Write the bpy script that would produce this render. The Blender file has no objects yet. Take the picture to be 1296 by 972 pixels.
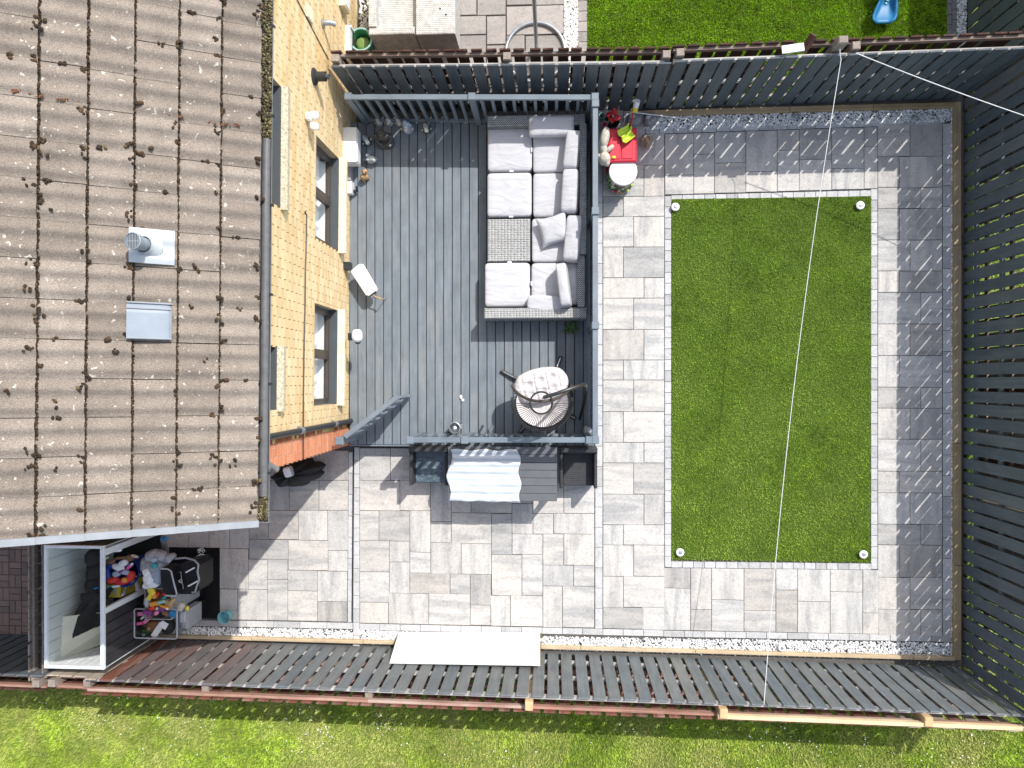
import bpy, math, random
import numpy as np
from mathutils import Vector, Matrix, Euler

random.seed(7)
rng = np.random.default_rng(7)
C = bpy.context.scene.collection
SC = bpy.context.scene

# ------------------------------------------------------------------ camera
H = 11.0                      # drone height above the paving
F = 898.0 / 1296.0
TH = math.atan(52.0 / 898.0)
PH = -4.0 / 898.0
cam_d = bpy.data.cameras.new('camera')
cam = bpy.data.objects.new('camera', cam_d)
C.objects.link(cam)
cam.location = (0, 0, H)
cam.rotation_euler = (PH, TH, 0)
cam_d.sensor_width = 36
cam_d.lens = 36 * F
cam_d.clip_start = 0.1
cam_d.clip_end = 500
SC.camera = cam
RM = Euler((PH, TH, 0)).to_matrix()

# ------------------------------------------------------------------ light
SUN = Vector((0.86, 1.06, 1.62)).normalized()
elev = math.asin(SUN.z)
azim = math.atan2(SUN.x, SUN.y)
world = bpy.data.worlds.new('World')
SC.world = world
world.use_nodes = True
wn = world.node_tree
sky = wn.nodes.new('ShaderNodeTexSky')
sky.sky_type = 'NISHITA'
sky.sun_disc = False
sky.sun_elevation = elev
sky.sun_rotation = azim
sky.air_density = 1.0
sky.dust_density = 1.6
bg = wn.nodes['Background']
bg.inputs['Strength'].default_value = 0.15
hs = wn.nodes.new('ShaderNodeHueSaturation')   # sky desaturated so shaded areas turn out less blue
hs.inputs['Saturation'].default_value = 0.62
wn.links.new(sky.outputs[0], hs.inputs['Color'])
wn.links.new(hs.outputs[0], bg.inputs['Color'])
sun_d = bpy.data.lights.new('sun', 'SUN')
sun_d.energy = 2.9
sun_d.angle = math.radians(0.5)
sun_d.color = (1.0, 0.965, 0.91)
sun = bpy.data.objects.new('sun', sun_d)
C.objects.link(sun)
sun.location = (8, 9, 16)
sun.rotation_euler = (-SUN).to_track_quat('-Z', 'Y').to_euler()
SC.view_settings.view_transform = 'Standard'
SC.view_settings.look = 'None'
SC.view_settings.exposure = 0.66
SC.view_settings.gamma = 1.0
SC.view_settings.use_curve_mapping = False

# ------------------------------------------------------------------ helpers
def ray(u, v):
    return RM @ Vector(((u - 648) / 898.0, -(v - 486) / 898.0, -1))

def W(u, v, z=0.0):
    d = ray(u, v)
    t = (z - H) / d.z
    return Vector((d.x * t, d.y * t, z))

WM = {}          # world matrix of every root/part, by object name

def tag(o, label=None, cat=None, group=None, kind=None):
    if label: o['label'] = label
    if cat: o['category'] = cat
    if group: o['group'] = group
    if kind: o['kind'] = kind
    return o

def thing(name, label, cat, loc=(0, 0, 0), rz=0.0, group=None, kind=None):
    o = bpy.data.objects.new(name, None)
    o.empty_display_size = 0.1
    C.objects.link(o)
    o.location = loc
    o.rotation_euler = (0, 0, rz)
    WM[o.name] = Matrix.Translation(Vector(loc)) @ Matrix.Rotation(rz, 4, 'Z')
    return tag(o, label, cat, group, kind)

def kids(o):
    return [c for c in C.objects if c.parent == o]

class MB:
    def __init__(self):
        self.v = []; self.f = []; self.m = Matrix.Identity(4); self.mi = []; self.cur = 0
    def at(self, loc=(0, 0, 0), rz=0.0, rx=0.0, ry=0.0, s=(1, 1, 1)):
        self.m = Matrix.Translation(Vector(loc)) @ Euler((rx, ry, rz)).to_matrix().to_4x4() @ Matrix.Diagonal((s[0], s[1], s[2], 1))
        return self
    def add(self, vs, fs):
        n = len(self.v)
        for p in vs:
            self.v.append(tuple(self.m @ Vector(p)))
        for f in fs:
            self.f.append(tuple(i + n for i in f)); self.mi.append(self.cur)
        return self
    def box(self, x0, y0, z0, x1, y1, z1):
        if x1 < x0: x0, x1 = x1, x0
        if y1 < y0: y0, y1 = y1, y0
        if z1 < z0: z0, z1 = z1, z0
        return self.add([(x0, y0, z0), (x1, y0, z0), (x1, y1, z0), (x0, y1, z0), (x0, y0, z1), (x1, y0, z1), (x1, y1, z1), (x0, y1, z1)],
                        [(0, 3, 2, 1), (4, 5, 6, 7), (0, 1, 5, 4), (1, 2, 6, 5), (2, 3, 7, 6), (3, 0, 4, 7)])
    def cbox(self, x0, y0, z0, x1, y1, z1, c=0.004):
        """box with a chamfered top"""
        return self.add([(x0, y0, z0), (x1, y0, z0), (x1, y1, z0), (x0, y1, z0),
                         (x0, y0, z1 - c), (x1, y0, z1 - c), (x1, y1, z1 - c), (x0, y1, z1 - c),
                         (x0 + c, y0 + c, z1), (x1 - c, y0 + c, z1), (x1 - c, y1 - c, z1), (x0 + c, y1 - c, z1)],
                        [(0, 3, 2, 1), (8, 9, 10, 11), (0, 1, 5, 4), (1, 2, 6, 5), (2, 3, 7, 6), (3, 0, 4, 7),
                         (4, 5, 9, 8), (5, 6, 10, 9), (6, 7, 11, 10), (7, 4, 8, 11)])
    def tube(self, pts, r, n=8, cap=True, closed=False):
        pts = [Vector(p) for p in pts]
        k = len(pts); vs = []; fs = []
        rr = r if isinstance(r, (list, tuple)) else [r] * k
        up = None
        for i, p in enumerate(pts):
            if closed: d = pts[(i + 1) % k] - pts[i - 1]
            else: d = pts[min(i + 1, k - 1)] - pts[max(i - 1, 0)]
            d.normalize()
            if up is None:
                up = Vector((0, 0, 1)) if abs(d.z) < 0.9 else Vector((1, 0, 0))
            a = d.cross(up)
            if a.length < 1e-6: a = d.cross(Vector((1, 0.3, 0)))
            a.normalize(); b = a.cross(d).normalized(); up = b
            for j in range(n):
                t = 2 * math.pi * j / n
                vs.append(p + (a * math.cos(t) + b * math.sin(t)) * rr[i])
        for i in range(k if closed else k - 1):
            i2 = (i + 1) % k
            for j in range(n):
                j2 = (j + 1) % n
                fs.append((i * n + j, i * n + j2, i2 * n + j2, i2 * n + j))
        if cap and not closed:
            fs.append(tuple(range(n))); fs.append(tuple((k - 1) * n + j for j in reversed(range(n))))
        return self.add(vs, fs)
    def lathe(self, prof, c=(0, 0, 0), n=20, a0=0.0, a1=None):
        """prof: list of (r, z)"""
        full = a1 is None
        m = n if full else n + 1
        vs = []; fs = []
        for (r, z) in prof:
            for j in range(m):
                t = a0 + ((2 * math.pi if full else (a1 - a0)) * j / n)
                vs.append((c[0] + r * math.cos(t), c[1] + r * math.sin(t), c[2] + z))
        for i in range(len(prof) - 1):
            for j in range(n):
                j2 = (j + 1) % m
                fs.append((i * m + j, i * m + j2, (i + 1) * m + j2, (i + 1) * m + j))
        return self.add(vs, fs)
    def disc(self, c, r, n=20):
        return self.add([(c[0] + r * math.cos(2 * math.pi * j / n), c[1] + r * math.sin(2 * math.pi * j / n), c[2]) for j in range(n)], [tuple(range(n))])
    def prism(self, poly, z0, z1):
        n = len(poly)
        vs = [(p[0], p[1], z0) for p in poly] + [(p[0], p[1], z1) for p in poly]
        fs = [tuple(reversed(range(n))), tuple(range(n, 2 * n))] + [(i, (i + 1) % n, n + (i + 1) % n, n + i) for i in range(n)]
        return self.add(vs, fs)
    def sup(self, c, s, e1=0.35, e2=0.35, n=20, m=12, puff=0.0, jit=0.0, sd=0):
        """superellipsoid: cushions, blobs"""
        def sg(x, e): return math.copysign(abs(x) ** e, x)
        rr = random.Random(sd)
        vs = []; fs = []
        for i in range(m + 1):
            ph = -math.pi / 2 + math.pi * i / m
            for j in range(n):
                t = 2 * math.pi * j / n
                x = sg(math.cos(ph), e1) * sg(math.cos(t), e2)
                y = sg(math.cos(ph), e1) * sg(math.sin(t), e2)
                z = sg(math.sin(ph), e1)
                if puff: z *= 1 + puff * (1 - x * x) * (1 - y * y)
                k = 1 + jit * (rr.random() - 0.5)
                vs.append((c[0] + s[0] * x * k, c[1] + s[1] * y * k, c[2] + s[2] * z * k))
        for i in range(m):
            for j in range(n):
                j2 = (j + 1) % n
                fs.append((i * n + j, i * n + j2, (i + 1) * n + j2, (i + 1) * n + j))
        return self.add(vs, fs)
    def grid(self, fn, nu, nv):
        vs = []; fs = []
        for j in range(nv + 1):
            for i in range(nu + 1):
                vs.append(fn(i / nu, j / nv))
        for j in range(nv):
            for i in range(nu):
                a = j * (nu + 1) + i
                fs.append((a, a + 1, a + nu + 2, a + nu + 1))
        return self.add(vs, fs)
    def mesh(self, name, mats, smooth=False):
        me = bpy.data.meshes.new(name)
        me.from_pydata(self.v, [], self.f)
        if not isinstance(mats, (list, tuple)): mats = [mats]
        for mt in mats: me.materials.append(mt)
        if len(mats) > 1: me.polygons.foreach_set('material_index', self.mi)
        if smooth:
            me.polygons.foreach_set('use_smooth', [True] * len(me.polygons))
            try: me.set_sharp_from_angle(angle=math.radians(42))
            except Exception: pass
        me.update()
        return me
    def build(self, name, mats, parent=None, smooth=False, world=True, kind=None):
        if parent is not None and world:
            inv = WM[parent.name].inverted()
            self.v = [tuple(inv @ Vector(p)) for p in self.v]
        me = self.mesh(name, mats, smooth)
        o = bpy.data.objects.new(name, me)
        C.objects.link(o)
        if parent is not None:
            o.parent = parent
            WM[o.name] = WM[parent.name]
        else:
            WM[o.name] = Matrix.Identity(4)
        if kind: o['kind'] = kind
        return o

def inst(name, me, parent, loc, rot=(0, 0, 0), scale=(1, 1, 1)):
    o = bpy.data.objects.new(name, me)
    C.objects.link(o)
    o.parent = parent
    o.location = loc; o.rotation_euler = rot; o.scale = scale
    WM[o.name] = WM[parent.name] @ Matrix.LocRotScale(Vector(loc), Euler(rot), Vector(scale)) if parent else Matrix.Identity(4)
    return o

def copy_tree(o, parent=None):
    c = o.copy(); C.objects.link(c)
    if parent is not None: c.parent = parent
    WM[c.name] = WM.get(o.name, Matrix.Identity(4))
    for ch in kids(o):
        copy_tree(ch, c)
    return c

# ------------------------------------------------------------------ materials
class Mat:
    def __init__(self, name, rough=0.7, metal=0.0, spec=0.4):
        self.m = bpy.data.materials.new(name); self.m.use_nodes = True
        self.n = self.m.node_tree.nodes; self.l = self.m.node_tree.links
        self.b = self.n['Principled BSDF']
        self.b.inputs['Roughness'].default_value = rough
        self.b.inputs['Metallic'].default_value = metal
        self.b.inputs['Specular IOR Level'].default_value = spec
        self._co = None
    def coord(self, scale=(1, 1, 1), rnd=True, kind='Object'):
        tc = self.n.new('ShaderNodeTexCoord')
        mp = self.n.new('ShaderNodeMapping')
        mp.inputs['Scale'].default_value = scale
        self.l.new(tc.outputs[kind], mp.inputs['Vector'])
        if rnd:
            oi = self.n.new('ShaderNodeObjectInfo')
            mu = self.n.new('ShaderNodeMath'); mu.operation = 'MULTIPLY'; mu.inputs[1].default_value = 57.0
            self.l.new(oi.outputs['Random'], mu.inputs[0])
            cx = self.n.new('ShaderNodeCombineXYZ')
            for i in range(3): self.l.new(mu.outputs[0], cx.inputs[i])
            self.l.new(cx.outputs[0], mp.inputs['Location'])
        return mp.outputs[0]
    def noise(self, sc, co, detail=4, rough=0.6, dist=0.0):
        t = self.n.new('ShaderNodeTexNoise')
        t.inputs['Scale'].default_value = sc; t.inputs['Detail'].default_value = detail
        t.inputs['Roughness'].default_value = rough; t.inputs['Distortion'].default_value = dist
        self.l.new(co, t.inputs['Vector'])
        return t.outputs['Fac']
    def voro(self, sc, co, feat='F1', out='Distance'):
        t = self.n.new('ShaderNodeTexVoronoi'); t.feature = feat
        t.inputs['Scale'].default_value = sc
        self.l.new(co, t.inputs['Vector'])
        return t.outputs[out]
    def ramp(self, fac, stops, interp='LINEAR'):
        r = self.n.new('ShaderNodeValToRGB'); r.color_ramp.interpolation = interp
        e = r.color_ramp.elements
        while len(e) < len(stops): e.new(0.5)
        for k, (p, c) in enumerate(stops):
            e[k].position = p
            e[k].color = (c, c, c, 1) if isinstance(c, (int, float)) else (c[0], c[1], c[2], 1)
        self.l.new(fac, r.inputs['Fac'])
        return r.outputs['Color']
    def mix(self, a, b, fac, mode='MIX'):
        m = self.n.new('ShaderNodeMix'); m.data_type = 'RGBA'; m.blend_type = mode
        for key, val in ((0, fac), (6, a), (7, b)):
            if isinstance(val, (int, float)): m.inputs[key].default_value = val if key == 0 else (val, val, val, 1)
            elif isinstance(val, (tuple, list)): m.inputs[key].default_value = (val[0], val[1], val[2], 1)
            else: self.l.new(val, m.inputs[key])
        return m.outputs[2]
    def rnd(self):
        return self.n.new('ShaderNodeObjectInfo').outputs['Random']
    def island(self):
        return self.n.new('ShaderNodeNewGeometry').outputs['Random Per Island']
    def color(self, c):
        if isinstance(c, (tuple, list)): self.b.inputs['Base Color'].default_value = (c[0], c[1], c[2], 1)
        else: self.l.new(c, self.b.inputs['Base Color'])
        return self
    def bump(self, h, strength=0.3, dist=0.01):
        b = self.n.new('ShaderNodeBump'); b.inputs['Strength'].default_value = strength; b.inputs['Distance'].default_value = dist
        self.l.new(h, b.inputs['Height']); self.l.new(b.outputs[0], self.b.inputs['Normal'])
        return self

def plain(name, col, rough=0.6, var=0.12, sc=8.0, metal=0.0, bump=0.0, spec=0.4, trans=0.0):
    m = Mat(name, rough, metal, spec)
    co = m.coord()
    nz = m.noise(sc, co, 5)
    lo = tuple(x * (1 - var) for x in col); hi = tuple(min(1, x * (1 + var)) for x in col)
    m.color(m.ramp(nz, [(0.3, lo), (0.7, hi)]))
    if bump: m.bump(m.noise(sc * 6, co, 3), bump, 0.01)
    if trans: m.b.inputs['Transmission Weight'].default_value = trans
    return m.m

def wood(name, cols, rough=0.75, axis=2, wear=None, wear_amt=0.5, grain=0.3, spec=0.3):
    """boards: cols = list of stops over the per-piece random; grain runs along axis"""
    m = Mat(name, rough, 0, spec)
    s = [28, 28, 28]; s[axis] = 1.6
    co = m.coord(tuple(s)); co2 = m.coord((3, 3, 3))
    base = m.ramp(m.rnd(), [(i / max(1, len(cols) - 1), c) for i, c in enumerate(cols)])
    g = m.noise(1.0, co, 5, 0.65, 0.6)
    base = m.mix(base, m.ramp(g, [(0.3, 1 - grain), (0.55, 1.0), (0.8, 1 + grain * 0.5)]), 1.0, 'MULTIPLY')
    big = m.noise(0.9, co2, 4)
    base = m.mix(base, m.ramp(big, [(0.3, 0.82), (0.7, 1.12)]), 1.0, 'MULTIPLY')
    if wear:
        w = m.ramp(m.noise(0.55, m.coord((6 if axis != 0 else 1.2, 6 if axis != 1 else 1.2, 6 if axis != 2 else 1.2)), 6, 0.7), [(0.52, 0.0), (0.72, wear_amt)])
        base = m.mix(base, wear, w)
    m.color(base)
    m.bump(g, 0.35, 0.004)
    return m.m

def slab_mat(name, light, dark, warm, amt=1.0):
    m = Mat(name, 0.82, 0, 0.3)
    r = m.rnd()
    cx = m.coord((1.1, 6.5, 1)); cy = m.coord((6.5, 1.1, 1)); cf = m.coord((1, 1, 1))
    gt = m.n.new('ShaderNodeMath'); gt.operation = 'GREATER_THAN'; gt.inputs[1].default_value = 0.5
    fr = m.n.new('ShaderNodeMath'); fr.operation = 'FRACT'
    mu = m.n.new('ShaderNodeMath'); mu.operation = 'MULTIPLY'; mu.inputs[1].default_value = 13.7
    m.l.new(r, mu.inputs[0]); m.l.new(mu.outputs[0], fr.inputs[0]); m.l.new(fr.outputs[0], gt.inputs[0])
    vec = m.mix(cx, cy, gt.outputs[0])
    st = m.noise(0.9, vec, 6, 0.62, 0.5)
    base = m.mix(light, warm, m.ramp(r, [(0.0, 0.0), (1.0, 1.0)]))
    f = m.ramp(st, [(0.36, 0.0), (0.5, 0.25 * amt), (0.64, 0.75 * amt), (0.72, 0.5 * amt)])
    base = m.mix(base, dark, f)
    mot = m.noise(38, cf, 5, 0.75)
    base = m.mix(base, m.ramp(mot, [(0.3, 0.72), (0.5, 1.0), (0.7, 1.12)]), 1.0, 'MULTIPLY')
    pat = m.noise(9, m.coord((1, 1, 1)), 6, 0.8, 0.8)
    base = m.mix(base, m.ramp(pat, [(0.36, 0.80), (0.48, 1.0), (0.7, 1.05)]), 0.9, 'MULTIPLY')
    st2 = m.noise(0.8, m.coord((1, 1, 1), rnd=False, kind='Generated'), 3)
    pr = m.n.new('ShaderNodeMath'); pr.operation = 'MULTIPLY'; pr.inputs[1].default_value = 5.3
    f2 = m.n.new('ShaderNodeMath'); f2.operation = 'FRACT'
    m.l.new(r, pr.inputs[0]); m.l.new(pr.outputs[0], f2.inputs[0])
    base = m.mix(base, m.ramp(f2.outputs[0], [(0, 0.80), (0.35, 1.0), (1, 1.07)]), 1.0, 'MULTIPLY')
    m.color(base)
    m.bump(mot, 0.25, 0.003)
    return m.m

def spec_mat(name, stops, rough=0.8, by='island', fine=None):
    m = Mat(name, rough)
    s = m.island() if by == 'island' else m.rnd()
    c = m.ramp(s, stops)
    if fine:
        c = m.mix(c, m.ramp(m.noise(fine, m.coord(rnd=False), 4), [(0.3, 0.8), (0.7, 1.15)]), 1.0, 'MULTIPLY')
    m.color(c)
    return m.m

M = {}
M['slab'] = slab_mat('slab', (0.57, 0.555, 0.53), (0.285, 0.29, 0.296), (0.60, 0.555, 0.505), 0.85)
M['slab_block'] = slab_mat('slab_block', (0.53, 0.53, 0.535), (0.40, 0.405, 0.41), (0.56, 0.555, 0.545), 0.6)
M['beige_slab'] = slab_mat('beige_slab', (0.36, 0.33, 0.30), (0.27, 0.25, 0.235), (0.40, 0.36, 0.33), 0.8)
M['dark_block'] = plain('dark_block', (0.22, 0.22, 0.225), 0.85, 0.2, 20, bump=0.2)
M['brown_block'] = spec_mat('brown_block', [(0, (0.20, 0.145, 0.125)), (0.5, (0.26, 0.19, 0.165)), (1, (0.17, 0.135, 0.12))], by='rnd', fine=30)
M['joint'] = plain('joint', (0.115, 0.108, 0.10), 0.95, 0.3, 30)
M['soil'] = plain('soil', (0.06, 0.045, 0.035), 0.95, 0.4, 12, bump=0.6)
M['weed_fabric'] = plain('weed_fabric', (0.10, 0.10, 0.105), 0.95, 0.3, 20)

def ground_green(name, a, b, c, sc=1.2):
    m = Mat(name, 0.9)
    co = m.coord(rnd=False)
    n1 = m.noise(sc, co, 5, 0.6); n2 = m.noise(45, co, 4, 0.7)
    col = m.mix(m.ramp(n1, [(0.3, a), (0.55, b), (0.75, c)]), m.ramp(n2, [(0.3, 0.45), (0.7, 1.3)]), 1.0, 'MULTIPLY')
    m.color(col); m.bump(n2, 0.8, 0.02)
    return m.m
M['lawn_soil'] = ground_green('lawn_soil', (0.13, 0.22, 0.03), (0.20, 0.28, 0.05), (0.28, 0.30, 0.09))
M['turf_base'] = ground_green('turf_base', (0.07, 0.13, 0.010), (0.09, 0.155, 0.012), (0.11, 0.18, 0.016), 2.0)

def blade_mat(name, stops, big_lo, big_hi, tint=None, tsc=0.8):
    m = Mat(name, 0.6, 0, 0.25)
    co = m.coord(rnd=False)
    c = m.ramp(m.island(), stops)
    c = m.mix(c, m.ramp(m.noise(1.5, co, 5, 0.6), [(0.40, big_lo), (0.60, big_hi)]), 1.0, 'MULTIPLY')  # light and dark of leaning turf pile painted in as colour patches
    c = m.mix(c, m.ramp(m.noise(7.0, co, 3, 0.6), [(0.36, 0.72), (0.56, 1.08)]), 1.0, 'MULTIPLY')
    if tint:
        c = m.mix(c, tint, m.ramp(m.noise(tsc, co, 4, 0.6), [(0.42, 0.0), (0.60, 0.75)]))
    m.color(c)
    m.b.inputs['Subsurface Weight'].default_value = 0.0
    return m.m
M['turf_blade'] = blade_mat('turf_blade', [(0, (0.19, 0.30, 0.02)), (0.5, (0.29, 0.43, 0.035)), (1, (0.48, 0.62, 0.10))], 0.62, 1.22, (0.46, 0.58, 0.12), 0.9)
M['turf_blade_far'] = blade_mat('turf_blade_far', [(0, (0.26, 0.42, 0.012)), (0.5, (0.34, 0.54, 0.02)), (1, (0.46, 0.66, 0.05))], 0.85, 1.15)
M['lawn_blade'] = blade_mat('lawn_blade', [(0, (0.27, 0.40, 0.03)), (0.5, (0.41, 0.56, 0.05)), (1, (0.60, 0.70, 0.13))], 0.62, 1.2, (0.60, 0.58, 0.22), 0.9)
M['daisy'] = spec_mat('daisy', [(0, (0.85, 0.84, 0.78)), (1, (0.95, 0.95, 0.9))])
M['gravel'] = spec_mat('gravel', [(0, (0.30, 0.31, 0.32)), (0.15, (0.52, 0.53, 0.54)), (0.3, (0.76, 0.77, 0.77)), (1, (0.90, 0.90, 0.89))])
M['gravel_white'] = spec_mat('gravel_white', [(0, (0.62, 0.58, 0.52)), (0.3, (0.82, 0.8, 0.76)), (1, (0.92, 0.91, 0.88))])

M['deck'] = wood('deck', [(0.145, 0.175, 0.205), (0.19, 0.22, 0.25), (0.165, 0.195, 0.225), (0.215, 0.24, 0.26)], 0.6, 1, (0.29, 0.295, 0.29), 0.5, 0.2, 0.4)
M['rail_paint'] = wood('rail_paint', [(0.17, 0.21, 0.245), (0.19, 0.225, 0.26)], 0.5, 0, None, 0, 0.12, 0.5)
M['fence_paint'] = wood('fence_paint', [(0.135, 0.155, 0.165), (0.175, 0.185, 0.185), (0.14, 0.165, 0.185), (0.19, 0.195, 0.19)], 0.6, 2, (0.25, 0.25, 0.215), 0.5, 0.25, 0.4)  # lighter copy of the fence paint for the sunlit south fence
M['fence_paint_dark'] = wood('fence_paint_dark', [(0.08, 0.10, 0.12), (0.10, 0.12, 0.14), (0.085, 0.108, 0.13), (0.13, 0.148, 0.165)], 0.6, 2, (0.17, 0.18, 0.18), 0.45, 0.25, 0.4)  # same paint darkened for the fences that stand in shade
M['fence_rust'] = wood('fence_rust', [(0.155, 0.125, 0.125), (0.17, 0.15, 0.15), (0.14, 0.145, 0.15)], 0.7, 2, (0.24, 0.10, 0.07), 0.7, 0.3)
M['fence_brown'] = wood('fence_brown', [(0.075, 0.035, 0.024), (0.10, 0.042, 0.028), (0.06, 0.036, 0.027)], 0.8, 2, (0.30, 0.24, 0.20), 0.35, 0.4)
M['fence_red'] = wood('fence_red', [(0.15, 0.052, 0.034), (0.21, 0.08, 0.055), (0.11, 0.05, 0.036)], 0.8, 2, (0.42, 0.30, 0.25), 0.6, 0.4)  # reds darkened to stand in for shade on the inner back faces
M['rail_pale'] = wood('rail_pale', [(0.42, 0.39, 0.36), (0.52, 0.49, 0.46)], 0.85, 0, (0.24, 0.19, 0.16), 0.7, 0.35)
M['fence_bare'] = wood('fence_bare', [(0.42, 0.34, 0.26), (0.50, 0.42, 0.33), (0.36, 0.30, 0.25)], 0.8, 2, (0.30, 0.27, 0.24), 0.5, 0.3)
M['fence_grey'] = wood('fence_grey', [(0.24, 0.21, 0.185), (0.30, 0.27, 0.24), (0.20, 0.18, 0.165)], 0.85, 2, (0.42, 0.39, 0.35), 0.5, 0.35)
M['rail_brown'] = wood('rail_brown', [(0.20, 0.14, 0.11), (0.28, 0.21, 0.17)], 0.85, 0, (0.50, 0.45, 0.41), 0.7, 0.4)
M['rail_red'] = wood('rail_red', [(0.38, 0.20, 0.15), (0.46, 0.28, 0.22)], 0.85, 0, (0.60, 0.51, 0.45), 0.85, 0.4)
M['rail_new'] = wood('rail_new', [(0.72, 0.55, 0.33), (0.78, 0.62, 0.40)], 0.75, 0, None, 0, 0.15)
M['post_new'] = wood('post_new', [(0.62, 0.43, 0.22), (0.70, 0.50, 0.28)], 0.75, 2, None, 0, 0.2)
M['post_old'] = wood('post_old', [(0.30, 0.25, 0.21), (0.36, 0.30, 0.26)], 0.85, 2, None, 0, 0.3)
M['sleeper'] = wood('sleeper', [(0.36, 0.27, 0.15), (0.44, 0.33, 0.19), (0.40, 0.31, 0.20)], 0.8, 0, (0.20, 0.14, 0.08), 0.35, 0.25)
M['sleeper_pale'] = wood('sleeper_pale', [(0.55, 0.43, 0.28), (0.60, 0.48, 0.33)], 0.8, 0, (0.34, 0.25, 0.15), 0.35, 0.2)
M['black_gap'] = plain('black_gap', (0.02, 0.02, 0.02), 0.9)

# roof tiles
m = Mat('roof_tile', 0.92, 0, 0.2)
co = m.coord(); cg = m.coord(rnd=False)
b0 = m.ramp(m.rnd(), [(0, (0.22, 0.184, 0.152)), (0.5, (0.255, 0.214, 0.178)), (1, (0.29, 0.246, 0.207))])
n1 = m.noise(5, co, 6, 0.7); n2 = m.noise(90, co, 3, 0.8)
c = m.mix(b0, m.ramp(n1, [(0.3, 0.82), (0.7, 1.15)]), 1.0, 'MULTIPLY')
c = m.mix(c, m.ramp(n2, [(0.3, 0.5), (0.5, 1.0), (0.7, 1.4)]), 1.0, 'MULTIPLY')
vd = m.noise(24, co, 2, 0.4, 0.6); vn = m.noise(3.2, co, 3)
thr = m.ramp(vn, [(0.32, 0.78), (0.70, 0.645)])
lt = m.n.new('ShaderNodeMath'); lt.operation = 'GREATER_THAN'
m.l.new(vd, lt.inputs[0]); m.l.new(thr, lt.inputs[1])
sc_ = m.n.new('ShaderNodeMath'); sc_.operation = 'MULTIPLY'; sc_.inputs[1].default_value = 0.65
m.l.new(lt.outputs[0], sc_.inputs[0])
c = m.mix(c, (0.66, 0.63, 0.55), sc_.outputs[0])
vd2 = m.voro(23, co); lt2 = m.n.new('ShaderNodeMath'); lt2.operation = 'LESS_THAN'; lt2.inputs[1].default_value = 0.13
m.l.new(vd2, lt2.inputs[0])
sel = m.mix(m.ramp(m.noise(6, co, 2), [(0.52, 0.0), (0.6, 0.8)]), 0.0, 0.0)
mm = m.n.new('ShaderNodeMath'); mm.operation = 'MULTIPLY'
m.l.new(lt2.outputs[0], mm.inputs[0]); m.l.new(sel, mm.inputs[1])
c = m.mix(c, (0.14, 0.10, 0.07), mm.outputs[0])
m.color(c); m.bump(n2, 0.5, 0.004)
M['roof_tile'] = m.m
M['tile_edge'] = plain('tile_edge', (0.06, 0.045, 0.032), 0.95, 0.5, 30)
M['moss'] = spec_mat('moss', [(0, (0.028, 0.02, 0.012)), (0.6, (0.045, 0.03, 0.018)), (0.93, (0.085, 0.045, 0.022)), (1, (0.15, 0.11, 0.045))], 0.95)
M['moss_red'] = spec_mat('moss_red', [(0, (0.12, 0.05, 0.025)), (1, (0.24, 0.10, 0.05))], 0.95)
M['gutter_fill'] = spec_mat('gutter_fill', [(0, (0.045, 0.035, 0.02)), (0.6, (0.10, 0.08, 0.04)), (1, (0.24, 0.22, 0.10))], 0.95)

def brick_mat(name, stops):
    m = Mat(name, 0.85, 0, 0.25)
    c = m.ramp(m.island(), stops)
    co = m.coord(rnd=False); cz = m.coord((0.4, 0.5, 9), rnd=False)
    c = m.mix(c, m.ramp(m.noise(1.0, cz, 3, 0.6), [(0.3, (1.05, 1.08, 1.15)), (0.55, (1, 1, 1)), (0.68, (0.97, 0.86, 0.70))]), 1.0, 'MULTIPLY')
    n = m.noise(40, co, 4, 0.7)
    c = m.mix(c, m.ramp(n, [(0.3, 0.86), (0.7, 1.08)]), 1.0, 'MULTIPLY')
    m.color(c); m.bump(n, 0.3, 0.004)
    return m.m
M['yellow_brick'] = brick_mat('yellow_brick', [(0, (0.72, 0.52, 0.27)), (0.3, (0.78, 0.60, 0.34)), (0.8, (0.82, 0.66, 0.40)), (1, (0.74, 0.52, 0.28))])
M['orange_brick'] = brick_mat('orange_brick', [(0, (0.62, 0.24, 0.13)), (1, (0.72, 0.32, 0.18))])
M['mixed_brick'] = brick_mat('mixed_brick', [(0, (0.30, 0.10, 0.05)), (0.45, (0.42, 0.14, 0.07)), (0.5, (0.60, 0.42, 0.18)), (1, (0.66, 0.50, 0.22))])
M['mortar'] = plain('mortar', (0.50, 0.38, 0.24), 0.95, 0.2, 20)
M['mortar_pale'] = plain('mortar_pale', (0.62, 0.52, 0.44), 0.95, 0.15, 20)
M['cream_sill'] = plain('cream_sill', (0.74, 0.65, 0.46), 0.85, 0.14, 14, bump=0.15)
M['lichen_sill'] = plain('lichen_sill', (0.52, 0.46, 0.34), 0.95, 0.45, 40, bump=0.3)
M['anthracite'] = plain('anthracite', (0.075, 0.085, 0.092), 0.45, 0.08, 6)
M['frame_brown'] = plain('frame_brown', (0.07, 0.055, 0.045), 0.4, 0.1, 6)
M['gutter_grey'] = plain('gutter_grey', (0.20, 0.20, 0.205), 0.45, 0.15, 12)
M['upvc_black'] = plain('upvc_black', (0.03, 0.032, 0.035), 0.4, 0.1, 6)
M['upvc_white'] = plain('upvc_white', (0.80, 0.81, 0.82), 0.4, 0.04, 4)
M['verge'] = plain('verge', (0.29, 0.31, 0.335), 0.5, 0.10, 9)
M['lead'] = plain('lead', (0.50, 0.53, 0.56), 0.55, 0.10, 7, metal=0.0)
M['vent_grey'] = plain('vent_grey', (0.26, 0.30, 0.35), 0.5, 0.08, 6)
M['curtain'] = plain('curtain', (0.80, 0.80, 0.80), 0.9, 0.05, 5)
M['dark_room'] = plain('dark_room', (0.05, 0.045, 0.04), 0.9)
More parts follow.
